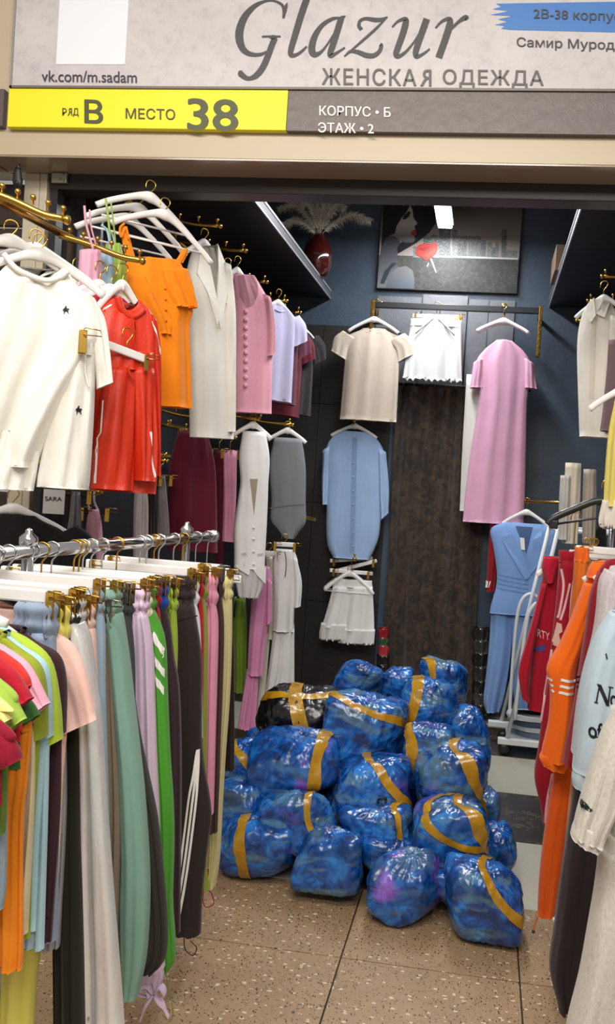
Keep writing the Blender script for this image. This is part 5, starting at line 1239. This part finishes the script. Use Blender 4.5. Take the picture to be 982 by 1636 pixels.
# ---- brown velvet curtain
def mat_curtain():
    m, nt, b = newmat('brown velvet'); geo = nt.nodes.new('ShaderNodeNewGeometry').outputs['Position']
    f = ramp(nt, noisenode(nt, geo, 13, 6, .72, 1.2), [(.42, (0, 0, 0)), (.6, (1, 1, 1))])
    nt.links.new(mixnode(nt, f, lin('#170f0a'), lin('#47341f')), b.inputs['Base Color']); b.inputs['Roughness'].default_value = .75; b.inputs['Sheen Weight'].default_value = .25
    bump(nt, b, f, .2, .004); return m
yc = YB - .10; cxl = atY(617, 900, yc)[0]; cxr = atY(768, 900, yc)[0]; ct = 2.25
t = thing('curtain', 'dark brown mottled velvet curtain behind the bag pile', 'curtain', ((cxl + cxr) / 2, yc, .02))
V = []; Fc = []; nx, nz = 90, 24
for lay in (0, 1):
    for j in range(nz + 1):
        z = .03 + (ct - .03) * j / nz
        for i in range(nx + 1):
            u = i / nx; fl = 1 - .3 * j / nz
            V.append((cxl + (cxr - cxl) * u + .012 * math.sin(z * 2 + u * 9), yc + .022 * fl * math.sin(u * 34 + .4 * math.sin(z * 2)) + .014 * math.sin(u * 13 + z) + lay * .006, z))
n1 = (nx + 1) * (nz + 1)
for lay in (0, 1):
    for j in range(nz):
        for i in range(nx): a_ = lay * n1 + j * (nx + 1) + i; Fc.append((a_, a_ + 1, a_ + nx + 2, a_ + nx + 1))
for j in range(nz):
    for i in (0, nx): a_ = j * (nx + 1) + i; Fc.append((a_, a_ + nx + 1, a_ + nx + 1 + n1, a_ + n1))
mesh_obj('drape', V, Fc, mat_curtain(), t)
MB().tube([(cxl - .05, yc, ct + .01), (cxr + .25, yc, ct + .01)], .012, 12).obj('rod', BLACKP, t)
for i in range(9):
    x = cxl + (cxr - cxl) * (i + .5) / 9; a = np.linspace(0, 2 * math.pi, 13)
    MB().tube([(x, yc + .018 * math.cos(q), ct + .006 + .018 * math.sin(q)) for q in a], .002, 5, cap=False).obj('ring', GOLDD, t)
# wrapped bundles stacked beside the curtain
pk_ = Plane((0, YB - .15, 0), 0)
FILM = plain('#1b1a1b', .2, coat=.5)
for i, (y0, y1, c) in enumerate(((1002, 1022, '#24211f'), (1022, 1042, '#34322f'), (1042, 1064, '#1d1b1b'), (1064, 1086, '#2b2826'), (1086, 1106, '#191818'), (1106, 1124, '#3a3733'), (1124, 1140, '#222020'))):
    rows = [(756, 782, y0), (753, 785, (y0 + y1) / 2), (756, 782, y1)]
    V, Fc = sil(pk_, pxrows(pk_, rows), hd=.06, fold=.008, k=5, m=10)
    o = mesh_obj('wrapped_bundle', V, Fc, plain(c, .22, coat=.4), org=pk_.w(*pk_.l(768, y1)))
    tag(o, ('topmost', 'second from top', 'third from top', 'fourth from top', 'fifth from top', 'second from bottom', 'lowest')[i] + ' black film wrapped bundle in the stack right of the curtain', 'bundle', 'film wrapped bundles')
for i, (y0, y1, c, nm) in enumerate(((1003, 1018, '#8c1a22', 'upper red'), (1018, 1030, '#3a5236', 'green'), (1030, 1046, '#a8343c', 'lower red'))):
    rows = [(605, 620, y0), (603, 622, (y0 + y1) / 2), (605, 620, y1)]
    V, Fc = sil(pk_, pxrows(pk_, rows), hd=.05, fold=.006, k=5, m=10)
    tag(mesh_obj('wrapped_bundle', V, Fc, plain(c, .25, coat=.4), org=pk_.w(*pk_.l(612, y1))), nm + ' wrapped bundle peeking out left of the curtain', 'bundle', 'film wrapped bundles')
for i in range(6):
    rows = [(602, 622, 1046 + i * 16), (602, 622, 1054 + i * 16), (602, 622, 1061 + i * 16)]
    V, Fc = sil(pk_, pxrows(pk_, rows), hd=.05, fold=.006, k=5, m=8)
    tag(mesh_obj('wrapped_bundle', V, Fc, FILM, org=pk_.w(*pk_.l(612, 1061 + i * 16))), 'dark wrapped bundle hidden under the red ones left of the curtain', 'bundle', 'film wrapped bundles')

# ---- light blue suit at the right of the back wall
psu = Plane((0, YB - .35, 0), -6); psu = PY(YB - .35, -8, 835, 850)
rows = [(808, 868, 836), (784, 888, 848), (788, 886, 880), (793, 882, 915), (792, 884, 940), (784, 892, 970), (782, 896, 982)]
g = garment('suit_vest', 'light blue sleeveless suit vest with pleated waist', 'vest', psu, rows); BLU = '#7c9fd4'; m = cloth(BLU)
bd = spart(g, 'body', psu, rows, m, hd=[.03, .045, .055, .05, .05, .055, .055], fold=.005, k=2, seed=71)
for pts in ([(808, 838), (822, 852), (848, 920), (840, 925), (812, 878), (802, 858)], [(866, 838), (852, 862), (848, 918), (858, 905), (872, 872), (866, 856)]): slab_px(g, 'lapel', psu, pts, m, bd, .010)
poly_px(g, 'neckline', psu, [(824, 840), (852, 842), (842, 884)], plain('#3d5680', .8), base=bd)
poly_px(g, 'tag', psu, [(832, 858), (839, 859), (840, 878), (834, 877)], plain('#e8e6e0', .6), off=.075)
for yy in (920, 927, 934, 941): stripe(g, 'pleat', psu, bd, [(794, yy - 3), (820, yy + 2), (845, yy + 6)], 2, cloth('#6a8cc2'))
g = garment('trousers', 'light blue suit trousers with gathered cuffs', 'trousers', psu.back(.03), [(780, 850, 975), (774, 850, 1132)])
spart(g, 'leg', psu.back(.03), [(785, 818, 965), (781, 817, 1030), (776, 811, 1080), (772, 804, 1118), (776, 798, 1136)], m, hd=.05, fold=.012, k=3)
spart(g, 'leg', psu.back(.03), [(815, 858, 965), (818, 862, 1050), (820, 864, 1110), (826, 856, 1138)], m, hd=.05, fold=.012, k=3)
spart(g, 'waistband', psu.back(.03), [(788, 856, 952), (786, 858, 970)], m, hd=.04, m=8)
l = psu.l(842, 800); shirt_hanger(psu, l[0], l[1], .15, .08, 'white hanger inside the light blue suit', neck=.08)
wrail('wall_rail', 'short gold arm holding the light blue suit', (XR - .02, YB - .35, psu.o[2] + l[1] + .02), (psu.w(l[0], 0)[0] - .02, YB - .35, psu.o[2] + l[1] - .005), .009, False)
rows = [(786, 800, 800), (780, 796, 870), (777, 792, 925), (776, 790, 945)]
q = psu.back(.08); g = garment('jacket', 'red jacket with white cuff behind the light blue suit', 'jacket', q, rows); spart(g, 'sleeve', q, rows, cloth('#8f1620'), hd=.03); spart(g, 'cuff', q, [(776, 787, 928), (775, 786, 938)], WHT, hd=.032, m=8)

# ================================================================== RIGHT SIDE
ZRR = 1.46; XRR = .56
t = thing('garment_rack', 'chrome garment rack at the right edge with track suits and sweatshirts', 'garment rack', (XRR, 2.4, 0))
MB().tube([(XRR, 1.3, ZRR), (XRR - .09, 3.2, ZRR)], .0155, 14).obj('rail', CHROME, t)
for y in (1.45, 3.12):
    x = XRR - .09 * (y - 1.3) / 1.9
    MB().tube([(x, y, .06), (x, y, ZRR)], .0125, 12).obj('post', CHROME, t); MB().tube([(x - .08, y, .06), (x + .2, y, .06)], .0125, 10).obj('foot', CHROME, t)
    for dx in (-.07, .19): MB().lathe([(.022, -.01), (.026, -.006), (.026, .006), (.022, .01)], (x + dx, y, .029), (0, 1, 0), 14).obj('caster', BLACKP, t)
def rxx(Y): return XRR - .09 * (Y - 1.3) / 1.9
def rhang(pl, label, zneck, hw=.18, dx=0, mat=None):
    x = (rxx(pl.o[1]) - pl.o[0]); return shirt_hanger(pl, x + dx, ZRR, hw, .075, label, neck=max(.035, ZRR - zneck), mat=mat, group='hangers on the right rack')
def twin(g, pl, rows, mat, **kw):
    """the other sleeve, mirrored about the hanger"""
    xc = rxx(pl.o[1]) - pl.o[0]
    return spart(g, 'sleeve', pl, [(2 * xc - r[2], r[3], 2 * xc - r[0], r[1]) for r in pxrows(pl, rows)], mat, px=False, **kw)
GT = 'track suits and sweatshirts on the right rack'
def PR(Y): return Plane((0, Y, 0), 0)
# --- oatmeal sweatshirt and trousers, nearest
q = PR(1.72); m = cloth('#d3cdc2', 'heather')
rows = [(975, 1130, 1200, 1120), (985, 1200, 1230, 1180), (985, 1260, 1235, 1260), (975, 1330, 1235, 1330), (972, 1380, 1235, 1380)]
g = garment('sweatshirt', 'oatmeal heather sweatshirt nearest at the right edge with a green patch', 'sweatshirt', q, rows, group=GT)
spart(g, 'body', q, rows, m, hd=.05, fold=.01, k=2)
sl_ = spart(g, 'sleeve', q.back(-.04), [(985, 1128, 1040, 1150), (962, 1168, 1020, 1190), (945, 1215, 1000, 1240), (930, 1265, 988, 1290), (919, 1305, 972, 1322), (915, 1328, 962, 1345)], m, hd=.05, fold=.008, seed=81)
twin(g, q.back(-.01), [(985, 1128, 1040, 1150), (962, 1168, 1020, 1190), (945, 1215, 1000, 1240), (930, 1265, 988, 1290), (915, 1328, 962, 1345)], m, hd=.045, fold=.008)
spart(g, 'cuff', q.back(-.04), [(921, 1306, 966, 1326), (914, 1322, 962, 1344), (911, 1333, 958, 1357)], m, hd=.045, fold=.003, k=8, m=10)
poly_px(g, 'patch', q.back(-.04), [(923, 1272), (930, 1272), (941, 1280), (943, 1284), (930, 1283), (924, 1279)], plain('#12251f', .7), base=sl_)
rows = [(958, 1150, 1352), (950, 1150, 1420), (938, 1150, 1490), (925, 1140, 1560), (905, 1130, 1640), (900, 1120, 1690)]
g = garment('trousers', 'oatmeal heather sweatpants below the nearest sweatshirt', 'trousers', q, rows, group=GT)
spart(g, 'leg', q, [(958, 1060, 1352), (950, 1060, 1420), (938, 1055, 1490), (925, 1045, 1560), (905, 1030, 1640), (900, 1020, 1690)], m, hd=.06, fold=.012, k=2); spart(g, 'leg', q.back(.03), [(1050, 1170, 1352), (1045, 1160, 1500), (1030, 1140, 1690)], m, hd=.05, fold=.01, k=2)
spart(g, 'waistband', q, [(965, 1150, 1335), (960, 1150, 1362)], m, hd=.05, m=8)
rhang(q, 'hanger inside the oatmeal sweatshirt', q.l(1090, 1120)[1])
# --- light blue lettered sweatshirt
q = PR(2.08); m = cloth('#b7c8d3')
rows = [(1000, 960, 1090, 955), (985, 1000, 1130, 990), (975, 1060, 1135, 1060), (968, 1150, 1135, 1150), (962, 1260, 1130, 1260)]
g = garment('sweatshirt', 'pale blue sweatshirt with black serif lettering on the sleeve', 'sweatshirt', q, rows, group=GT)
spart(g, 'body', q, rows, m, hd=.05, fold=.01, k=2)
sl_ = spart(g, 'sleeve', q.back(-.03), [(976, 976, 1015, 985), (952, 1012, 1008, 1022), (936, 1058, 1000, 1070), (925, 1110, 992, 1120), (919, 1170, 985, 1180), (914, 1228, 975, 1235)], m, hd=.055, fold=.006, k=1.6, seed=83)
twin(g, q, [(976, 976, 1015, 985), (952, 1012, 1008, 1022), (936, 1058, 1000, 1070), (925, 1110, 992, 1120), (914, 1228, 975, 1235)], m, hd=.045)
spart(g, 'cuff', q.back(-.03), [(916, 1226, 970, 1234), (913, 1240, 964, 1252), (914, 1252, 960, 1268)], m, hd=.045, fold=.003, k=8, m=10)
INKB = plain('#16161a', .7)
for pts in ([(944, 1112), (950, 1113), (950, 1115), (944, 1114)], [(946, 1113), (951, 1087), (953, 1087), (948.5, 1114)], [(948, 1084), (955, 1086), (965, 1110), (968, 1119), (963, 1119)], [(964, 1118), (968, 1090), (970, 1090), (967, 1120)], [(966, 1088), (974, 1090), (974, 1092), (966, 1090)]):
    poly_px(g, 'letter', q.back(-.03), pts, INKB, base=sl_)
text_px(g, 'lettering', q.back(-.03), 'or', 969, 1101, 990, 1120, INKB, base=sl_, slope=(990, 1125), bold=.02)
text_px(g, 'lettering', q.back(-.03), 'of th', 935, 1142, 982, 1168, INKB, base=sl_, slope=(982, 1176), bold=.024)
stripe(g, 'underline', q.back(-.03), sl_, [(936, 1164), (950, 1167), (966, 1172)], 1.6, INKB)
stripe(g, 'print', q.back(-.03), sl_, [(962, 1037), (964, 1046)], 2.2, INKB)
q2 = q.back(.02); m = cloth('#2b2022')
g = garment('trousers', 'dark brown wide trousers under the pale blue sweatshirt', 'trousers', q2, [(908, 960, 1320), (888, 925, 1605)], group=GT)
spart(g, 'leg', q2, [(917, 985, 1258), (908, 975, 1320), (896, 962, 1400), (885, 948, 1480), (877, 935, 1545), (890, 925, 1603)], m, hd=.05, fold=.012, k=2.2); spart(g, 'leg', q2.back(.04), [(950, 1040, 1258), (940, 1020, 1400), (925, 1000, 1590)], m, hd=.05, fold=.01)
spart(g, 'waistband', q2, [(925, 1030, 1240), (920, 1030, 1264)], m, hd=.045, m=8)
rhang(q, 'hanger inside the pale blue sweatshirt', q.l(1045, 955)[1])
# --- pink grey heather, deep red, orange
q = PR(2.25); m = cloth('#c9bfc0', 'heather')
rows = [(975, 905, 1060, 900), (965, 930, 1080, 930), (965, 1000, 1080, 1000), (965, 1150, 1080, 1150)]
g = garment('sweatshirt', 'pinkish grey heather sweatshirt behind the pale blue one', 'sweatshirt', q, rows, group=GT); spart(g, 'body', q, rows, m, hd=.045)
spart(g, 'sleeve', q.back(-.02), [(966, 908, 1000, 925), (956, 930, 995, 945), (952, 975, 985, 985), (945, 1020, 975, 1030), (930, 1075, 960, 1085), (920, 1130, 950, 1140), (912, 1200, 940, 1205)], m, hd=.045, fold=.005)
rhang(q, 'hanger inside the pinkish grey sweatshirt', q.l(1020, 900)[1])
q = PR(2.42); m = cloth('#8c1024')
rows = [(968, 895, 1050, 890), (955, 920, 1060, 920), (950, 1000, 1060, 1000), (945, 1150, 1060, 1150)]
g = garment('track_jacket', 'deep red track jacket between the orange one and the grey one', 'jacket', q, rows, group=GT); spart(g, 'body', q, rows, m, hd=.045)
sl_ = spart(g, 'sleeve', q.back(-.02), [(955, 912, 985, 925), (942, 950, 975, 955), (935, 1000, 965, 1005), (926, 1060, 955, 1065), (915, 1130, 945, 1135), (903, 1190, 935, 1195), (899, 1218, 925, 1222)], m, hd=.045, fold=.005)
for i in range(3): stripe(g, 'stripe', q.back(-.02), sl_, [(918, 1078 + i * 8), (944, 1080 + i * 8)], 3.4, INKB)
rhang(q, 'hanger inside the deep red track jacket', q.l(1010, 890)[1])
q = PR(2.60); OR = '#ef6a10'; m = cloth(OR)
rows = [(950, 898, 1010, 893), (940, 915, 1030, 915), (935, 960, 1035, 960), (930, 1050, 1030, 1050), (925, 1180, 1020, 1180)]
g = garment('track_jacket', 'bright orange track jacket with white stripes on the sleeve', 'jacket', q, rows, group=GT); spart(g, 'body', q, rows, m, hd=.05)
spart(g, 'collar', q.back(-.02), [(946, 975, 898), (940, 972, 908), (936, 965, 922)], m, hd=.045, fold=.003, m=10)
sl_ = spart(g, 'sleeve', q.back(-.03), [(934, 958, 930), (922, 950, 960), (911, 940, 990), (893, 930, 1030), (873, 919, 1067), (878, 915, 1105), (876, 912, 1150), (866, 908, 1195), (864, 905, 1212)], m, hd=.055, fold=.006, k=1.6, seed=86)
twin(g, q, [(934, 958, 930), (911, 940, 990), (893, 930, 1030), (876, 912, 1150), (864, 905, 1212)], m, hd=.045)
spart(g, 'cuff', q.back(-.03), [(864, 905, 1204), (861, 1210, 906, 1222), (866, 1220, 902, 1231)], m, hd=.045, fold=.004, k=7, m=10)
for i in range(3):
    stripe(g, 'stripe', q.back(-.03), sl_, [(893 - i * 1.5, 1080 + i * 10), (905, 1082 + i * 10), (917 - i * 1.5, 1084 + i * 10)], 4.2, WHT); stripe(g, 'stripe', q.back(-.03), sl_, [(874 + i * 2.5, 1080 + i * 9), (880 + i * 1.5, 1083 + i * 9)], 3.4, WHT)
rhang(q, 'white hanger inside the orange track jacket', q.l(980, 893)[1])
g = garment('trousers', 'orange track trousers with a drawcord almost touching the floor', 'trousers', q.back(.03), [(884, 920, 1236), (858, 888, 1460)], group=GT); q3 = q.back(.03); m2 = cloth('#d9560b')
lg = spart(g, 'leg', q3, [(886, 930, 1200), (883, 925, 1240), (869, 908, 1330), (861, 897, 1400), (858, 887, 1458)], m2, hd=.04, fold=.006, k=2); spart(g, 'leg', q3.back(.04), [(900, 945, 1200), (890, 925, 1330), (880, 910, 1452)], m2, hd=.04)
spart(g, 'waistband', q3, [(890, 940, 1185), (887, 935, 1206)], m2, hd=.035, m=8)
stripe(g, 'stripe', q3, lg, [(912, 1228), (905, 1300), (898, 1370)], 4, cloth('#d99a80'))
pxtube(g, 'drawcord', q3, [(858, 1458), (855, 1468), (851, 1482)], .002, m2, .02); MB().ball(q3.w(*q3.l(851, 1483), .02), .006).obj('toggle', plain('#3a2a26', .5), g)
MB().ball(q3.w(*q3.l(883, 1457), .045), .006).obj('cord_bead', WHITEW, g)
# --- red track suit further back
q = PR(3.0); m = cloth('#9c0f24')
g = garment('trousers', 'deep red track trousers with white stripes hanging on the right rack', 'trousers', q, [(895, 925, 900), (868, 890, 1320)], group=GT)
lgr = lg = spart(g, 'leg', q, [(893, 928, 895), (889, 928, 950), (880, 925, 1030), (868, 918, 1120), (860, 906, 1190), (853, 898, 1240), (862, 888, 1285), (866, 876, 1312)], m, hd=.045, fold=.006, seed=88); spart(g, 'leg', q.back(.04), [(905, 940, 895), (895, 935, 1050), (876, 910, 1300)], m, hd=.04)
spart(g, 'waistband', q, [(892, 922, 880), (892, 924, 898)], m, hd=.04, fold=.005, k=8, m=8)
for pts in ([(895, 908), (898, 935), (892, 975), (889, 985)], [(908, 930), (900, 965), (893, 988)], [(917, 906), (911, 945), (908, 985)], [(880, 1036), (872, 1090), (863, 1150)], [(880, 1230), (873, 1265), (868, 1308)]): stripe(g, 'stripe', q, lg, pts, 3.4, cloth('#e3b4b8'))
l = q.l(905, 866); clip_hanger(q, rxx(3.0), ZRR, .17, max(.03, ZRR - q.l(905, 878)[1]), 'clip hanger holding the deep red track trousers', group='hangers on the right rack')
q = PR(2.86); g = garment('trousers', 'orange and olive striped trousers beside the red ones', 'trousers', q, [(917, 940, 890), (912, 932, 1000)], group=GT)
spart(g, 'leg', q, [(917, 940, 892), (914, 938, 940), (908, 930, 1000)], cloth('#d06a1c'), hd=.03); lg = spart(g, 'leg', q.back(.03), [(922, 944, 892), (916, 938, 1000)], cloth('#8c8a20'), hd=.03)
spart(g, 'waistband', q, [(918, 940, 874), (917, 941, 896)], cloth('#e0661a'), hd=.032, fold=.005, k=8, m=8)
clip_hanger(q, rxx(2.86), ZRR, .17, max(.03, ZRR - q.l(930, 872)[1]), 'clip hanger holding the orange and olive trousers', group='hangers on the right rack')
q = PR(3.15); m = cloth('#a5112a')
rows = [(872, 905, 893), (868, 912, 915), (862, 915, 950), (855, 915, 1000), (850, 912, 1050), (845, 900, 1100), (842, 885, 1132)]
g = garment('track_jacket', 'crimson zip jacket with white lettering beside the white rack', 'jacket', q, rows, group=GT)
bd = spart(g, 'body', q, rows, m, hd=.05, fold=.006, k=2, seed=89)
spart(g, 'collar', q.back(-.02), [(868, 905, 890), (865, 896, 908), (872, 884, 930)], cloth('#b81632'), hd=.05, m=12)
sl_ = spart(g, 'sleeve', q.back(-.025), [(864, 932, 874, 930), (852, 980, 862, 982), (839, 1028, 853, 1030), (828, 1068, 848, 1068), (829, 1090, 845, 1096), (833, 1114, 846, 1120)], m, hd=.045, fold=.006, seed=90)
text_px(g, 'lettering', q, 'RTY', 857, 1002, 876, 1014, cloth('#e3c6c8'), base=bd, slope=(876, 1020))
poly_px(g, 'patch', q, [(851, 1033), (870, 1025), (868, 1036), (852, 1038)], plain('#3a3f86', .7), base=bd)
poly_px(g, 'letter_block', PR(3.0), [(888, 992), (895, 994), (896, 1006), (891, 1010), (893, 1022), (889, 1030), (879, 1028), (884, 1010)], cloth('#dfb6a8'), base=lgr)
rhang(q, 'white hanger inside the crimson zip jacket', q.l(890, 890)[1], .13, dx=-.13)

# --- empty black hanger
q = PR(2.9); l0 = q.l(876, 836); l1 = q.l(962, 799)
t = thing('clothes_hanger', 'empty black plastic hanger above the red track suits', 'hanger', q.w(l1[0], l0[1]), 'hangers on the right rack')
P = catmull([q.l(874, 838), q.l(884, 828), q.l(920, 812), q.l(955, 800), q.l(985, 806), q.l(1040, 840)], 26)
MB().tube([q.w(x, z) for x, z in P], .0125, 10, flat=.8).obj('arms', plain('#1d211f', .35), t)
MB().tube([q.w(*q.l(882, 838)), q.w(*q.l(958, 827)), q.w(*q.l(1035, 842))], .004, 8).obj('bar', BLACKP, t)
MB().box(q.w(*q.l(884, 838)), (.03, .018, .03), bev=.004).obj('bar_holder', BLACKP, t, smooth=False)
hk = q.l(968, 798); hook(t, q, hk[0], max(hk[1] + .05, ZRR - .0), .06)

# --- white rolling rack near the back
t = thing('rolling_rack', 'white tube rolling rack with arched sides behind the red track suits', 'garment rack', (.3, 4.95, 0))
WM = plain('#d6d9dc', .35)
a0 = atY(808, 1186, 4.85); a1 = atY(891, 847, 4.62); b0 = atY(800, 1154, 5.12); b1 = atY(877, 842, 4.92)
MB().tube([a0, a1], .012, 12).obj('post', WM, t); MB().tube([b0, b1], .012, 12).obj('post', WM, t)
MB().tube([a1, b1, b1 + np.array([.5, 0, 0]), a1 + np.array([.5, 0, 0]), a1], .012, 12).obj('top_frame', WM, t)
for pts, Y in (([(813, 1150), (819, 1057), (826, 985), (834, 958), (846, 949), (857, 954), (862, 968), (864, 1060)], 5.05), ([(822, 1150), (832, 1060), (842, 990), (850, 970), (860, 963), (872, 970), (878, 1000)], 4.78)):
    P = catmull([atY(x, y, Y) for x, y in pts], 36); MB().tube(P, .011, 10).obj('arch', WM, t)
zb_ = .085
one_box('base_bar', (a0[0] - .05, 4.83, zb_ - .018), (a0[0] + .6, 4.87, zb_ + .018), WM, t, bev=.004)
one_box('base_bar', (b0[0] - .08, 5.09, zb_ + .01), (b0[0] + .6, 5.13, zb_ + .045), WM, t, bev=.004)
for x in (a0[0] - .01, a0[0] + .5):
    MB().lathe([(.028, -.014), (.034, -.008), (.034, .008), (.028, .014)], (x, 4.85, .036), (0, 1, 0), 16).obj('caster', BLACKP, t)
    MB().lathe([(.028, -.014), (.034, -.008), (.034, .008), (.028, .014)], (x, 5.11, .036), (0, 1, 0), 16).obj('caster', BLACKP, t)
one_box('base_tray', (a0[0] + .0, 4.86, zb_ + .01), (a0[0] + .6, 5.10, zb_ + .02), plain('#8d9298', .5), t)
for i, (c, lb) in enumerate((('#5a6b7d', 'folded blue jeans lying lowest on the white rack tray'), ('#a9adb0', 'folded light grey jeans on the white rack tray'), ('#3b4656', 'folded dark denim on the white rack tray'), ('#b5b8ba', 'folded pale denim on top of the white rack tray'))):
    zz = zb_ + .022 + i * .032; V, Fc = sil(Plane((a0[0] + .26 - .02 * i, 4.98, zz + .015), 0), [(-.2, .014, .2, .014), (-.205, 0, .205, 0), (-.2, -.014, .2, -.014)], hd=.10, fold=.004, k=3, m=8)
    tag(mesh_obj('folded_jeans', V, Fc, cloth(c), org=(a0[0] + .26, 4.98, zz)), lb, 'jeans', 'folded jeans on the tray')

# --- right wall: cream shirt, mauve and yellow fringed pieces, hanging trousers
wrail('wall_rail', 'gold rail under the right high shelf', (XR - .1, 3.2, 2.70), (XR - .1, 5.5, 2.70), .012, False)
for (p0, X1, lb) in (((964, 441), .47, 'gold arm holding the cream shirt'), ((941, 480), .47, 'gold arm behind the cream shirt'), ((923, 512), .45, 'farthest gold arm under the right high shelf')):
    P1 = atX(p0[0], p0[1], X1); arm(np.array([XR - .1, P1[1], P1[2] + .03]), P1, lb, 4, .008)
q = PX(958, 490, .47, -25); rows = [(944, 974, 480), (934, 984, 496), (926, 994, 520), (922, 998, 560), (924, 998, 640), (926, 998, 700)]
g = garment('shirt', 'cream collared shirt under the right high shelf', 'shirt', q, rows); m = cloth('#d6cfc2')
bd = spart(g, 'body', q, rows, m, hd=[.03, .045, .05, .05, .05, .05], fold=.008, k=3)
slab_px(g, 'collar_wing', q, [(944, 488), (952, 478), (958, 508), (950, 520), (940, 505)], cloth('#e0dacd'), bd, .012); slab_px(g, 'collar_wing', q, [(958, 505), (968, 482), (976, 486), (972, 512), (962, 508)], cloth('#e0dacd'), bd, .012)
stripe(g, 'placket', q, bd, [(954, 512), (952, 560), (950, 640)], 7, cloth('#cac2b4'))
spart(g, 'sleeve', q.back(-.03), [(976, 505, 992, 510), (972, 560, 990, 570), (966, 610, 984, 620), (966, 690, 982, 690)], m, hd=.04)
l = q.l(965, 455); shirt_hanger(q, l[0], l[1], .13, .08, 'white hanger inside the cream shirt', neck=.07)
q = PX(975, 620, .47, -20); rows = [(972, 1000, 545), (968, 1005, 600), (962, 1000, 660), (958, 1000, 690)]
g = garment('trousers', 'mauve brown garment hanging at the right edge', 'trousers', q, rows); spart(g, 'leg', q, rows, cloth('#6b5557'), hd=.03)
q = PX(978, 720, .42, -15); rows = [(982, 1015, 640), (972, 1012, 690), (966, 1010, 760), (964, 1008, 810)]
g = garment('dress', 'pale yellow dress with white fringed hem at the right edge', 'dress', q, rows); spart(g, 'body', q, rows, cloth('#d9c96a'), hd=.04, fold=.01, k=4); spart(g, 'fringe', q, [(962, 1008, 800), (956, 1006, 830), (958, 1006, 846)], cloth('#d8d2c6', 'lace'), hd=.04, fold=.008, k=14, n=64, zig=.02)
q = PX(978, 660, .42, -15); l = q.l(1000, 610); shirt_hanger(q, l[0], l[1] + .03, .12, .07, 'white hanger above the pale yellow dress', neck=.06)
q = PY(3.9); GBK = 'garments behind the black hanger'
for (rows, c, lb) in (([(895, 912, 760), (893, 912, 800), (892, 910, 862)], '#b9b6b1', 'light grey trousers left behind the black hanger'), ([(903, 928, 740), (900, 926, 800), (898, 922, 868)], '#cfc7b6', 'cream trousers behind the black hanger'), ([(932, 952, 750), (930, 952, 810), (930, 950, 868)], '#a49a90', 'taupe trousers behind the black hanger')):
    g = garment('trousers', lb, 'trousers', q, rows, group=GBK); spart(g, 'leg', q, rows, cloth(c), hd=.03, k=3); q = q.back(.02)
q = PY(4.0)
rows = [(948, 968, 840), (944, 968, 900), (942, 968, 960)]
g = garment('trousers', 'black trousers behind the gold clip hangers at the right', 'trousers', q, rows, group=GBK); spart(g, 'leg', q, rows, cloth('#151315'), hd=.03)
wrail('wall_rail', 'gold lower rail along the right wall', (XR - .06, 3.3, 1.62), (XR - .06, 5.4, 1.62), .010, False)
for i in range(5):
    qq = PY(3.55 + .08 * i); l = qq.l(938 + 3 * i, 866); clip_hanger(qq, l[0], l[1], .07, .05, ('nearest', 'second', 'third', 'fourth', 'farthest')[i] + ' empty gold clip hanger behind the orange collar', group='gold clip hangers at the right', clips=(-.8, .8))

for o in bpy.data.objects:
    for key in ('_o', '_film'):
        if key in o: del o[key]
